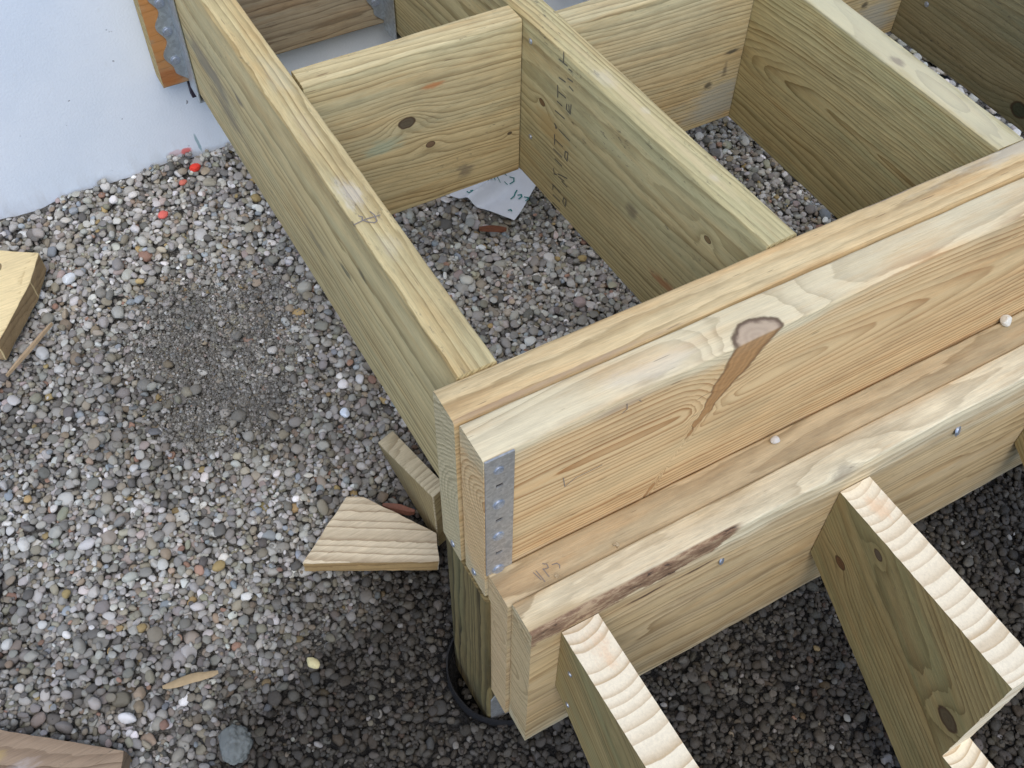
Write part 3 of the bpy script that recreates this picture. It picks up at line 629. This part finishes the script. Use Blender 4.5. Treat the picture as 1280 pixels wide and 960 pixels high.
# pen and stamp marks
MK = {
'J2':[[[13.92,0.16],[13.91,-0.31]],[[14.26,-0.4],[13.59,-0.35]],[[13.46,-0.43],[13.19,-0.4]],[[13.49,-0.93],[13.1,-0.87]],[[13.34,-1.26],[13.01,-1.3]],[[14.17,-1.31],[13.66,-1.23]],[[14.25,-1.78],[14.19,-2.39]],[[14.14,-2.06],[13.54,-2.01]],[[14.21,-2.63],[13.8,-2.62]],[[13.43,-2.29],[13.44,-2.57],[13.11,-2.61],[13.09,-2.09]],[[13.27,-2.21],[13.2,-2.52]],[[14.33,-3.23],[13.54,-3.16]],[[14.31,-3.95],[14.12,-4.09]],[[14.28,-4.0],[14.18,-4.17]],[[13.93,-4.05],[13.01,-4.07]],[[14.27,-4.59],[14.22,-5.13]],[[14.16,-4.81],[13.53,-4.79]],[[14.28,-5.45],[13.55,-5.44]],[[13.3,-4.9],[13.31,-5.27],[13.09,-5.35],[13.07,-4.82],[13.3,-4.9]],[[14.11,-5.94],[13.5,-5.94]],[[14.18,-6.6],[14.11,-6.87],[13.86,-6.76]],[[13.78,-6.64],[12.98,-6.33]],[[13.72,-6.77],[13.21,-6.67]],[[13.41,-6.83],[12.93,-6.83]],[[14.19,-7.6],[13.47,-7.61]],[[14.14,-7.62],[14.14,-7.92]],[[14.09,-8.22],[13.46,-8.18]],[[14.09,-8.74],[13.46,-8.69]],[[13.15,-7.69],[13.21,-8.03],[12.97,-8.12],[12.93,-7.69],[13.15,-7.69]]],
'L':[[[0.97,8.25],[1.44,8.31],[2.03,8.25]],[[1.3,8.6],[1.4,8.48],[1.33,8.34],[1.44,8.16],[1.66,7.97],[1.79,8.02],[1.84,8.35],[1.78,8.6]]],
'B3':[[[1.82,-4.16],[1.89,-4.7]],[[1.7,-4.18],[1.8,-4.56]],[[2.18,-4.02],[2.31,-4.12],[2.29,-4.27],[2.07,-4.24]],[[2.09,-4.21],[2.12,-4.6]],[[2.47,-4.23],[2.66,-4.26],[2.71,-4.39],[2.64,-4.49]]],
'R2':[[[5.33,-0.65],[5.52,-0.53],[5.48,-0.21]],[[5.98,-0.34],[6.07,-0.44]],[[3.19,-3.01],[3.29,-3.67],[3.7,-3.4],[4.81,-3.39]]],
'paper':[[[16.32,24.41],[16.43,24.32]],[[16.17,24.09],[16.29,23.96]],[[16.63,24.24],[16.86,24.14],[16.76,23.95],[16.46,23.93]],[[15.23,24.59],[15.15,24.28]],[[15.41,24.58],[15.3,24.21]],[[15.55,24.49],[15.52,24.15]],[[15.52,24.39],[15.96,24.39]],[[15.69,24.35],[15.85,24.08]],[[13.73,24.5],[13.75,24.3],[14.04,24.28],[14.08,24.42],[13.96,24.47]],[[16.59,23.26],[16.41,23.15],[16.25,22.99],[15.96,22.9]],[[16.47,22.93],[16.68,22.85],[16.63,22.71],[16.38,22.66]],[[16.76,22.61],[16.93,22.46],[16.9,22.36],[16.7,22.34]],[[15.37,22.18],[15.55,22.18],[15.54,22.04]]]}
# (joist stamp: local x = Y along the board, on its left face)
strokes('stamped_lettering', MK['J2'], lambda a, b: (a-0.1, T2+0.015, b-0.1), (0, 1, 0), 0.075, M_ink, j2)
strokes('pencil_mark', MK['L'], lambda a, b: (b, T+0.914-a, 0.02), (0, 0, 1), 0.05, M_pencil, edge)
strokes('pencil_mark', MK['B3'], lambda a, b: (a-0.204, b+4.905, 0.015), (0, 0, 1), 0.035, M_pencil, h1)
strokes('pencil_mark', MK['R2'], lambda a, b: (a-0.1, -0.02, b-0.178), (0, -1, 0), 0.03, M_pencil, r2)

# nails and screws driven into the frame
screw('screw_head', r1, (-0.01, 0.68, -8.95), (-1, 0, 0.15), 0.85); screw('screw_head', r2, (-0.01, 0.88, -8.78), (-1, 0, 0.15), 0.85)
for xx, zz in ((16.55, -1.0), (16.3, -6.3)): screw('screw_head', j2, (xx, T2+0.01, zz), (0, 1, 0), 0.75)
screw('screw_head', j4, (15.7, 1.51, -6.2), (0, 1, 0), 0.9)
screw('screw_head', h2, (21.1, 0.0, -1.7), (0.5, -1, 0.35), 1.6); screw('screw_head', h2, (8.75, 0.0, -2.3), (0.5, -1, 0.35), 1.0)

# perforated tie strap on the rim corner
def strap_mesh():
    W, H = 1.06, 7.55; th = 0.075
    slots = [(0.5, -1.65), (0.5, -3.85), (0.5, -6.15), (0.5, -2.0)]
    xs_ = sorted(set([0, W]+[v for s in slots for v in (s[0]-.12, s[0]+.14)])); zs_ = sorted(set([0, -H]+[v for s in slots[:3] for v in (s[1]-.09, s[1]+.09)]))
    bm = bmesh.new(); vs = {}
    def V(x, y, z):
        k = (round(x, 3), round(y, 3), round(z, 3))
        if k not in vs: vs[k] = bm.verts.new(Vector((x, y, z))*S)
        return vs[k]
    cell = {}
    for i in range(len(xs_)-1):
        for j in range(len(zs_)-1):
            cx, cz = (xs_[i]+xs_[i+1])/2, (zs_[j]+zs_[j+1])/2
            cell[i, j] = not any(abs(cx-s[0]-.01) < .11 and abs(cz-s[1]) < .09 for s in slots[:3])
    for (i, j), on in cell.items():
        if not on: continue
        x0, x1, z0, z1 = xs_[i], xs_[i+1], zs_[j], zs_[j+1]
        bm.faces.new((V(x0, -th, z0), V(x1, -th, z0), V(x1, -th, z1), V(x0, -th, z1)))
        bm.faces.new((V(x0, 0, z0), V(x0, 0, z1), V(x1, 0, z1), V(x1, 0, z0)))
        for di, dj, q in ((-1, 0, ((x0, z1), (x0, z0))), (1, 0, ((x1, z0), (x1, z1))), (0, -1, ((x0, z0), (x1, z0))), (0, 1, ((x1, z1), (x0, z1)))):
            if not cell.get((i+di, j+dj), False):
                (ax, az), (bx, bz) = q; bm.faces.new((V(ax, 0, az), V(bx, 0, bz), V(bx, -th, bz), V(ax, -th, az)))
    bmesh.ops.recalc_face_normals(bm, faces=bm.faces)
    return mesh_from(bm, 'tie_strap')
strap = obj('tie_strap', strap_mesh(), M_galv, frame, fl((0.13, -3.385, 0.06)))
for zz, s in ((-0.7, 1.05), (-2.78, 1.3), (-4.91, 1.3), (-7.35, 1.4)): screw('screw_head', strap, (0.48, -0.07, zz), (0, -1, 0.12), s)
M_slot_shade = simple('hole_shadow', (0.035, 0.03, 0.028), 0.9)  # shade inside the strap slots, put in as near-black solid inlays
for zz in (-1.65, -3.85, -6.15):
    obj('slot_shade_inlay', pydata([(0.39, -0.02, zz-.08), (0.63, -0.02, zz-.08), (0.63, -0.02, zz+.08), (0.39, -0.02, zz+.08), (0.39, 0.2, zz-.08), (0.63, 0.2, zz-.08), (0.63, 0.2, zz+.08), (0.39, 0.2, zz+.08)], [(0, 1, 2, 3), (7, 6, 5, 4), (0, 4, 5, 1), (1, 5, 6, 2), (2, 6, 7, 3), (3, 7, 4, 0)]), M_slot_shade, strap)

# ---------------------------------------------------------------- ledger with joist hangers
ledger = thing('ledger_board', 'ledger board fixed to the white wall, its left end stained orange', 'ledger board', (-1.0, 32.9, -9.2))
mLe = pair('ledger_pine', (0.38, 0.335, 0.26), (0.27, 0.21, 0.15), end=(0.46, 0.38, 0.20), endL=(0.36, 0.24, 0.10), sp=0.55, pith=(0.4, -4.0), tilt=(0.0, 0.01), wob=1.2, contrast=0.9, blot=((0.36, 0.35, 0.30), 0.7), dirt=0.2, seed=12,
           stains=[(0.4, 0, -5, 1.0, .6, 5.5, (0.48, 0.20, 0.05), 0.85, 0.7), (0.6, 0, -8.6, 1.2, .6, .7, (0.36, 0.13, 0.04), 0.8, 1.0)])
lb = board('board', 48, 1.5, 9.25, *mLe, parent=ledger, loc=(0, 0.0, 9.25), seed=12, rc=0.1)
def hanger(xc, half, left=True, right=True, ztop=-1.6, zb=-8.75):
    """scalloped flanges on the ledger, a stirrup round the joist's foot"""
    bm = bmesh.new(); th = 0.07
    def plate(pts, y0, y1):
        a = [bm.verts.new(Vector((x, y0, z))*S) for x, z in pts]; b = [bm.verts.new(Vector((x, y1, z))*S) for x, z in pts]
        bm.faces.new(a); bm.faces.new(b[::-1])
        for i in range(len(pts)): bm.faces.new((a[i], b[i], b[(i+1) % len(pts)], a[(i+1) % len(pts)]))
    for sgn, on in ((-1, left), (1, right)):
        if not on: continue
        pts = [(sgn*half, ztop)]
        n = 40
        for i in range(n+1):
            t = i/n; z = ztop+(zb-ztop)*t
            e = 0.86+0.2*math.sin(t*2*math.pi*4.0+0.6)
            if t > 0.94: e *= 1-(t-0.94)/0.06*0.7
            pts.append((sgn*(half+e), z))
        pts.append((sgn*half, zb-0.25))
        plate(pts, -th, 0)
        bx = [(sgn*half, -3.0), (sgn*(half+th), -3.0)]
        a = [bm.verts.new(Vector((x, y, z))*S) for x in (sgn*(half), sgn*(half+th)) for y in (-1.7, -0.02) for z in (-9.45, -3.0)]
        for f_ in ((0, 1, 3, 2), (4, 6, 7, 5), (0, 4, 5, 1), (2, 3, 7, 6), (1, 5, 7, 3), (0, 2, 6, 4)): bm.faces.new([a[i] for i in f_])
    a = [bm.verts.new(Vector((x, y, z))*S) for x in (-half-th, half+th) for y in (-1.7, -0.02) for z in (-9.56, -9.46)]
    for f_ in ((0, 1, 3, 2), (4, 6, 7, 5), (0, 4, 5, 1), (2, 3, 7, 6), (1, 5, 7, 3), (0, 2, 6, 4)): bm.faces.new([a[i] for i in f_])
    bmesh.ops.recalc_face_normals(bm, faces=bm.faces)
    o = obj('joist_hanger', mesh_from(bm, 'joist_hanger', 30), M_hanger, ledger, (xc+1.0, -0.03, 9.2))
    for sgn, on in ((-1, left), (1, right)):
        for zz in (-2.3, -4.1, -5.8, -7.6):
            if on: screw('nail_head', o, (sgn*(half+0.5), -th, zz), (0, -1, 0), 1.5)
    return o
hanger(0.55+0.775, 0.80); hanger(12.72+0.72, 0.76); hanger(25.62+0.75, 0.78); hanger(39.85, 0.78)
me = pydata([(0, 0, 0), (0.4, 0, 0), (0.4, 0.5, 0), (0, 0.5, 0), (0, 0, -0.9), (0.4, 0, -0.9), (0.4, 0.5, -0.9), (0, 0.5, -0.9)], [(0, 1, 2, 3), (7, 6, 5, 4), (0, 4, 5, 1), (1, 5, 6, 2), (2, 6, 7, 3), (3, 7, 4, 0)])
obj('fixing_block', me, simple('dark_rubber', (0.03, 0.025, 0.04), 0.7), ledger, (1.42, 0.1, -0.3))

# ---------------------------------------------------------------- post and the sleeve it stands in
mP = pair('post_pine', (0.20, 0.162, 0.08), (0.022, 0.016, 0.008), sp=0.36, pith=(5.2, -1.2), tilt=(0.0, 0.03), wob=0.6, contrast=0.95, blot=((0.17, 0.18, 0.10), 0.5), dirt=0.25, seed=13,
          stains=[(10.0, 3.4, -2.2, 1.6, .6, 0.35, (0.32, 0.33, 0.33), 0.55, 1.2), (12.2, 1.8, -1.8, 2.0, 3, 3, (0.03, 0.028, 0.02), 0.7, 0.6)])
post = thing('support_post', 'dark green treated post under the corner of the deck frame', 'post', (1.75, -1.7, -22.6))
pb = board('post_timber', 13.2, 3.5, 3.5, *mP, seed=13, rc=0.14, parent=post, ns=30)
pb.rotation_euler = (0, HP, 0)      # local x points down, local z along the beam
pb.location = Vector((0.02-1.75+3.5, -3.62+1.7+0.02, -9.40+22.6))*S
br = pydata([(0.0, -0.06, 0), (3.2, -0.06, 0), (3.2, -0.06, 3.6), (0.5, -0.06, 3.6), (0.0, -0.06, 2.8), (0.0, 0, 0), (3.2, 0, 0), (3.2, 0, 3.6), (0.5, 0, 3.6), (0.0, 0, 2.8)],
            [(0, 1, 2, 3, 4), (9, 8, 7, 6, 5), (0, 5, 6, 1), (1, 6, 7, 2), (2, 7, 8, 3), (3, 8, 9, 4), (4, 9, 5, 0)])
obj('post_bracket', br, M_galv, post, (-1.6, -3.63+1.7-0.0, 0.3))
bm = bmesh.new(); n = 48; ringv = []
for rr, z in ((PR-0.10, -2.2), (PR-0.10, 0.0), (PR-0.02, 0.03), (PR, -2.2)):
    ringv.append([bm.verts.new(Vector((rr*math.cos(2*math.pi*k/n), rr*math.sin(2*math.pi*k/n), z+0.22*mnoise.noise((math.cos(2*math.pi*k/n)*3, math.sin(2*math.pi*k/n)*3, 3))+rr*(0.162*math.sin(2*math.pi*k/n)-0.13*math.cos(2*math.pi*k/n))))*S) for k in range(n)])
for a, b in ((0, 1), (1, 2), (2, 3)):
    for k in range(n): bm.faces.new((ringv[a][k], ringv[a][(k+1) % n], ringv[b][(k+1) % n], ringv[b][k]))
bmesh.ops.recalc_face_normals(bm, faces=bm.faces)
tag(obj('post_sleeve', mesh_from(bm, 'post_sleeve', 40), simple('black_plastic', (0.02, 0.02, 0.022), 0.5), None, (PX, PY, zgs(PY)-0.26)), 'black round sleeve in the gravel around the post foot', 'pipe sleeve')

# ---------------------------------------------------------------- stair stringers
def stringer(xl, ztop, seed, label, kn=(), T=1.57, nails=()):
    """local x runs forward (away from the house), local y across, z up; the grain follows the slope"""
    run, rise = 9.474, 7.39; sl = 0.70
    zf = -22.1-ztop
    poly = [(0, 0), (run, 0), (run, -rise), (2*run, -rise), (2*run, zf), ((5.05+zf*-1-5.05)/sl*1.0-5.05/sl, zf), (0, -5.05)]
    xf = (-zf-5.05)/sl; poly[5] = (xf, zf)
    ang = math.atan2(rise, run)
    side = wood('stringer_side_%d' % seed, (0.37, 0.30, 0.155), (0.22, 0.15, 0.065), sp=0.24, pith=(-1.7, 1.1), tilt=(0.0, 0.0), wob=0.55, contrast=0.7, blot=((0.25, 0.25, 0.135), 0.7), dirt=0.2, knots=kn, slope=-ang, seed=seed)
    cut = wood('stringer_cut_%d' % seed, (0.80, 0.755, 0.65), (0.60, 0.45, 0.28), sp=0.31, rag=0.10, pith=(0.55, -2.2), tilt=(0.0, 0.0), wob=0.10, contrast=0.85, dirt=0.0, slope=-ang, seed=seed, saw=0.10, fibre=0.06, bumpd=0.00018,
               stains=[(1.2, 0.9, 0.3, 1.0, .5, 1.2, (0.80, 0.52, 0.30), 0.55, 1.2)])
    bm = bmesh.new()
    # densify the outline so the sawn arrises can be slightly ragged
    pts = []
    for i in range(len(poly)):
        a, b = Vector(poly[i]), Vector(poly[(i+1) % len(poly)]); k = max(2, int((b-a).length*4))
        for j in range(k): pts.append((a.lerp(b, j/k), i))
    f0, f1 = [], []
    for q, (p, e) in enumerate(pts):
        jx = 0.045*mnoise.noise((p.x*3.7, p.y*3.7, seed)); jz = 0.045*mnoise.noise((p.x*3.1, p.y*3.1, seed+9))
        f0.append(bm.verts.new(Vector((p.x+jx, 0, p.y+jz))*S)); f1.append(bm.verts.new(Vector((p.x+jz*.5, T, p.y+jx*.5))*S))
    a = bm.faces.new(f0); b = bm.faces.new(f1[::-1])
    n = len(pts)
    for q in range(n):
        f = bm.faces.new((f0[q], f1[q], f1[(q+1) % n], f0[(q+1) % n])); f.material_index = 1 if pts[q][1] in (0, 1, 2, 3, 6) else 0
    bmesh.ops.recalc_face_normals(bm, faces=bm.faces)
    st = thing('stair_stringer', label, 'stair stringer', (xl, -6.40, ztop), 'stair stringers hung on the header')
    # object whose local x points to -Y: turn by -90 degrees; local y then points to +X
    o = obj('notched_board', mesh_from(bm, 'notched_board', 30), [side, cut], st); o.rotation_euler = (0, 0, -HP)
    for (x, z) in nails: screw('nail_head', o, (x, -0.0, z), (0, -1, 0), 0.7)
    return st
def kn(x, z, r, c=(0.13, 0.055, 0.022), amp=0.35, ax=0.5):
    a = math.atan2(7.39, 9.474)       # into the sloping grain frame
    n = Matrix.Rotation(-a, 3, 'Y') @ Vector((x, 0, z))
    return (n.x, 0.0, n.z, ax, 1.0, 0.1, r, c, amp, 0.0)
stringer(1.641, -8.291, 21, 'short visible stair stringer nearest the post, freshly sawn white on top', nails=((0.82, -2.13), (0.95, -4.96)))
stringer(14.957, -8.94, 22, 'middle stair stringer with two dark knots and a sawn white tread', kn=[kn(1.48, -3.66, 0.25), kn(2.71, -0.95, 0.19, (0.10, 0.07, 0.05), 0.3, 0.9), kn(8.7, -5.08, 0.42, (0.10, 0.07, 0.04), 0.7, 0.5)])
stringer(27.75, -9.3, 23, 'stair stringer at the right edge with only its corner in view')

# ---------------------------------------------------------------- loose offcuts on the gravel
def prism(name, top, depth, mats, label, cat, jit=0.02, bevel=0.05, sidemat=1, group=None):
    """a sawn offcut: top outline in world inches, pushed down by depth"""
    c = sum((Vector(p) for p in top), Vector())/len(top); base = c-Vector((0, 0, depth))
    bm = bmesh.new()
    n_ = (Vector(top[1])-Vector(top[0])).cross(Vector(top[-1])-Vector(top[0])).normalized()
    if n_.z < 0: n_ = -n_
    a = [bm.verts.new((Vector(p)-base)*S) for p in top]; b = [bm.verts.new((Vector(p)-n_*depth-base)*S) for p in top]
    bm.faces.new(a); bm.faces.new(b[::-1])
    for i in range(len(top)):
        f = bm.faces.new((a[i], b[i], b[(i+1) % len(top)], a[(i+1) % len(top)])); f.material_index = sidemat
    bmesh.ops.recalc_face_normals(bm, faces=bm.faces)
    if bevel: bmesh.ops.bevel(bm, geom=list(bm.edges), offset=bevel*S, segments=2, profile=0.6, affect='EDGES')
    long_ = [e for e in bm.edges if e.calc_length() > 0.6*S]
    bmesh.ops.subdivide_edges(bm, edges=long_, cuts=14, use_grid_fill=True)
    for v in bm.verts: v.co += Vector((mnoise.noise(v.co*70), mnoise.noise(v.co*70+Vector((9, 0, 0))), mnoise.noise(v.co*70+Vector((0, 9, 0)))))*0.045*S
    o = obj(name, mesh_from(bm, name, 32), mats, None, tuple(base)); tag(o, label, cat, group); return o, base
oc_top = wood('offcut_face', (0.58, 0.52, 0.42), (0.40, 0.32, 0.23), sp=0.42, pith=(30.0, -14.0), tilt=(-0.49, 0.0), wob=0.06, contrast=1.0, dirt=0.08, seed=31)
oc_side = wood('offcut_side', (0.44, 0.31, 0.16), (0.29, 0.18, 0.08), sp=0.5, pith=(0, 3.0), tilt=(-0.49, 0), wob=0.2, contrast=0.9, dirt=0.1, seed=32)
prism('wood_offcut', [(-1.51, 8.56, -17.74), (-0.75, 8.13, -17.81), (1.66, 4.8, -18.35), (1.09, 3.42, -18.58), (-4.86, 6.31, -18.11)], 1.25, [oc_top, oc_side], 'striped five-sided timber offcut lying against the post', 'offcut')
lo_top = wood('pale_offcut_face', (0.68, 0.58, 0.37), (0.58, 0.45, 0.25), sp=0.9, pith=(1.0, -2.0), tilt=(1.2, 0.0), wob=0.5, contrast=0.6, dirt=0.05, seed=33, knots=[(-0.6+1.05, 1.2, 0, 0.1, 0.1, 1, 0.34, (0.50, 0.34, 0.14), 0.3, 0.0)])
lo_side = wood('pale_offcut_side', (0.36, 0.27, 0.17), (0.26, 0.18, 0.10), sp=0.3, pith=(0, 3.0), tilt=(1.2, 0), wob=0.2, dirt=0.2, seed=34)
prism('wood_offcut', [(-13.9, 31.2, -14.2), (-10.68, 29.35, -14.47), (-11.62, 27.65, -14.75), (-14.3, 24.45, -15.26), (-18.5, 27.0, -14.85)], 1.55, [lo_top, lo_side], 'pale yellow sawn offcut at the left edge near the wall', 'offcut')
pl_top = wood('plank_face', (0.28, 0.215, 0.165), (0.18, 0.125, 0.09), sp=0.6, pith=(0, -3.0), tilt=(-0.72, 0), wob=0.7, contrast=0.85, dirt=0.25, seed=35,
              stains=[(1.9, -0.5, 1.5, 0.8, .5, .5, (0.55, 0.53, 0.56), 0.35, 1.6), (1.0, 0.6, 1.5, .7, .4, .5, (0.42, 0.30, 0.11), 0.7, 1.2)])
prism('weathered_plank', [(-25.5, 9.2, -17.9), (-19.57, 5.34, -18.57), (-15.15, 2.06, -19.1), (-17.6, -2.6, -19.9), (-28.0, 4.4, -18.75)], 1.5, [pl_top, pl_top], 'brown weathered plank lying in the bottom left corner', 'plank')
ws_top = wood('wedge_face', (0.52, 0.46, 0.34), (0.34, 0.27, 0.17), sp=0.32, pith=(0.6, -3.0), tilt=(0.0, 0), wob=0.5, contrast=0.8, dirt=0.25, seed=36, slope=0.0)
def wedge():
    t = [(1.31, 11.05, -18.14), (2.33, 11.34, -18.09), (2.50, 5.15, -15.05), (1.67, 4.91, -15.13)]
    b = [(1.45, 11.12, -18.95), (2.4, 11.4, -19.0), (2.6, 5.25, -20.2), (1.78, 5.0, -20.2)]
    base = Vector((1.9, 7.5, -20.0))
    bm = bmesh.new(); A = [bm.verts.new((Vector(p)-base)*S) for p in t]; B = [bm.verts.new((Vector(p)-base)*S) for p in b]
    bm.faces.new(A); bm.faces.new(B[::-1])
    for i in range(4): bm.faces.new((A[i], B[i], B[(i+1) % 4], A[(i+1) % 4])).material_index = 1
    bmesh.ops.recalc_face_normals(bm, faces=bm.faces)
    bmesh.ops.bevel(bm, geom=list(bm.edges), offset=0.07*S, segments=2, profile=0.6, affect='EDGES')
    ws_side = wood('wedge_side', (0.34, 0.28, 0.16), (0.24, 0.17, 0.09), sp=0.3, pith=(3, 0), tilt=(0, 0), wob=0.5, dirt=0.2, seed=37)
    tag(obj('wood_wedge', mesh_from(bm, 'wood_wedge', 32), [ws_top, ws_side], None, tuple(base)), 'wedge shaped scrap block propped beneath the edge joist', 'scrap block')
wedge()

# a thin stick, a sliver, chips
def sliver(name, a, b, wd, th, mat, label, cat, bend=0.05):
    a, b = Vector(a), Vector(b); d = (b-a); L = d.length; u = d.normalized(); s = u.cross(Vector((0, 0, 1))).normalized(); up = s.cross(u)
    base = (a+b)/2; bm = bmesh.new(); rows = []
    n = 9
    for i in range(n+1):
        t = i/n; w_ = wd*(0.25+0.75*math.sin(math.pi*min(1, max(0.02, t*0.96+0.02)))**0.7)*(1+0.2*mnoise.noise((t*5, L, 0))); c = a.lerp(b, t)-base+up*bend*math.sin(math.pi*t)+s*0.1*wd*mnoise.noise((t*3, L, 5))
        rows.append([bm.verts.new((c+s*w_/2*q+up*th/2*r_)*S) for q, r_ in ((-1, -.6), (-.6, 1), (.6, 1), (1, -.6), (0, -1))])
    for p, q in zip(rows, rows[1:]):
        for k in range(5): bm.faces.new((p[k], p[(k+1) % 5], q[(k+1) % 5], q[k]))
    bm.faces.new(rows[0][::-1]); bm.faces.new(rows[-1]); bmesh.ops.recalc_face_normals(bm, faces=bm.faces)
    return tag(obj(name, mesh_from(bm, name, 50), mat, None, tuple(base)), label, cat)
M_stick = simple('dry_twig', (0.40, 0.29, 0.18), 0.85, 0.3, 3.0); M_chip = simple('wood_sliver', (0.38, 0.28, 0.16), 0.85, 0.25, 4.0); M_bark = simple('wet_bark', (0.16, 0.06, 0.03), 0.8, 0.5, 9.0, 0.001)
sliver('stick', (-11.45, 25.75, zgs(25.7)+0.35), (-14.55, 23.55, zgs(23.6)+0.32), 0.26, 0.22, M_stick, 'thin brown stick on the gravel below the pale offcut', 'stick')
sliver('wood_sliver', (-12.85, 4.4, zgs(4.4)+0.42), (-10.35, 3.9, zgs(3.9)+0.42), 0.46, 0.08, M_chip, 'pointed tan wood sliver on gravel near the bottom left plank', 'wood chip')
sliver('bark_chip', (13.1, 21.75, zgs(21.7)+0.35), (14.6, 21.0, zgs(21)+0.35), 0.5, 0.25, M_bark, 'rusty brown bark chip below the paper inside the frame', 'bark chip')
sliver('bark_chip', (0.1, 8.0, zgs(8)+0.5), (1.4, 6.9, zgs(7)+0.55), 0.55, 0.3, simple('red_brown_bark', (0.22, 0.10, 0.07), 0.8, 0.4, 8.0), 'reddish brown chip behind the striped offcut', 'bark chip')
M_shav = simple('fresh_shaving', (0.72, 0.60, 0.40), 0.8, 0.15, 5.0)
def shaving(p, r, ang, label):
    bm = bmesh.new(); a = []; n = 14
    for i in range(n+1):
        t = math.radians(30+290*i/n); rr = r*(0.75+0.35*i/n)
        a.append([bm.verts.new(Vector((wd, rr*math.cos(t), r+rr*math.sin(t)))*S) for wd in (-r*0.55*(1-0.5*i/n), r*0.55*(1-0.3*i/n))])
    for p_, q in zip(a, a[1:]): bm.faces.new((p_[0], p_[1], q[1], q[0]))
    bmesh.ops.solidify(bm, geom=list(bm.faces), thickness=0.02*S)
    o = obj('wood_shaving', mesh_from(bm, 'wood_shaving', 60), M_shav, None, p, ang); tag(o, label, 'wood shaving')
shaving((4.95, -4.72, -7.44), 0.13, 0.5, 'curled wood shaving on the header joint left of the pebbles')
shaving((2.35, -4.75, -7.44), 0.09, 1.4, 'tiny wood shaving on the header joint near the pencil mark')
def stone(name, p, r, col, label, seed, squash=0.6, ang=0.4, el=0.8, rugged=0.0):
    m_ = pebble_mesh(seed, 5 if rugged else 4, name, rugged)
    N = pebble_material(False, col); m_.materials.append(N)
    o = bpy.data.objects.new(name, m_); C.objects.link(o)
    o.location = Vector(p)*S; o.scale = (r*S, r*el*S, r*squash*S); o.rotation_euler = (0.1, 0.1, ang)
    return tag(o, label, 'stone')
def onz(x, y, dz=0.25): 
    ix = int((x-X0)/RES); iy = int((y-Y0)/RES)
    return (x, y, float(HM[ix-2:ix+3, iy-2:iy+3].max())+dz)
stone('stone', onz(-10.95, 0.75, 0.05), 1.0, (0.155, 0.17, 0.165), 'large blue grey stone, biggest on the gravel at the bottom', 501, 0.6, 0.8, 0.85, 0.16)
stone('stone', onz(-0.57, 33.1, 0.02), 0.36, (0.85, 0.06, 0.035), 'bright red orange painted stone at the foot of the white wall', 502)
stone('stone', onz(-3.5, 30.6, 0.02), 0.34, (0.75, 0.16, 0.13), 'pink red painted stone out on the gravel left of the joist', 503)
stone('stone', onz(-1.6, 32.4, 0.0), 0.28, (0.62, 0.17, 0.12), 'small faded red stone beside the bright orange one', 504)
stone('stone', onz(-6.25, 2.5, 0.02), 0.40, (0.62, 0.55, 0.30), 'cream yellow pebble on the dark damp gravel', 505, 0.6, 2.2, 0.65)
stone('stone', onz(0.7, 14.1, 0.02), 0.36, (0.66, 0.72, 0.80), 'bright white pebble beside the edge joist', 506, 0.6, 1.5, 0.75)
stone('stone', onz(-9.8, 28.5, 0.02), 0.45, (0.74, 0.77, 0.80), 'white pebble right of the pale offcut', 507, 0.6, 0.5, 0.7)
stone('stone', (13.2, -3.8, -7.28), 0.20, (0.66, 0.62, 0.56), 'tiny pale pebble on the header, left of the other', 508, 0.85, 0.2, 0.9)
stone('stone', (26.2, -3.62, -7.22), 0.27, (0.80, 0.77, 0.68), 'tiny white pebble on the header at the right', 509, 0.95, 0.9, 0.9)

# ---------------------------------------------------------------- the scrap of paper with green figures
def paper():
    A = np.array((12.55, 24.6)); B = np.array((15.35, 21.37)); Cc = np.array((18.3, 23.3)); Dd = np.array((15.9, 27.4))
    bm = bmesh.new(); n = 28; g = []
    def hgt(x, y):
        z = -16.64-(24.6-y)*0.162+0.16
        dx, dy = x-14.9, y-23.75
        u = dx*0.97+dy*0.24; v = -dx*0.24+dy*0.97
        z += 0.75*math.exp(-(u/1.9)**2-((v-0.35)/0.32)**2)-0.2*math.exp(-(u/1.8)**2-((v+0.25)/0.4)**2)
        z += 0.25*max(0, (x-16.6))**1.5*0.25+0.12*math.sin(x*1.3+y*0.7)
        return z
    for i in range(n+1):
        row = []
        for j in range(n+1):
            u, v = i/n, j/n
            p = (A*(1-u)+B*u)*(1-v)+(Dd*(1-u)+Cc*u)*v
            p = p+0.08*np.array((math.sin(v*5+1), math.cos(u*6)))*(u*(1-u)+v*(1-v))
            row.append(bm.verts.new((Vector((p[0], p[1], hgt(*p)))-Vector((15.4, 24.3, -16.7)))*S))
        g.append(row)
    for i in range(n):
        for j in range(n): bm.faces.new((g[i][j], g[i+1][j], g[i+1][j+1], g[i][j+1]))
    bmesh.ops.recalc_face_normals(bm, faces=bm.faces)
    bmesh.ops.solidify(bm, geom=list(bm.faces), thickness=0.012*S)
    o = obj('paper', mesh_from(bm, 'paper', 60), simple('white_paper', (0.74, 0.76, 0.80), 0.8, 0.06, 2.0), None, (15.4, 24.3, -16.7))
    tag(o, 'crumpled white paper with green handwriting in the frame corner', 'paper')
    lines = []
    for ln in MK['paper']:
        f_ = []
        for p, q in zip(ln, ln[1:]):
            for k in range(4): f_.append((p[0]+(q[0]-p[0])*k/4, p[1]+(q[1]-p[1])*k/4))
        f_.append(tuple(ln[-1])); lines.append(f_)
    strokes('handwriting', lines, lambda a, b: (a-15.4, b-24.3, hgt(a, b)+16.7+0.03), (0, 0, 1), 0.085, M_green_ink, o)
paper()
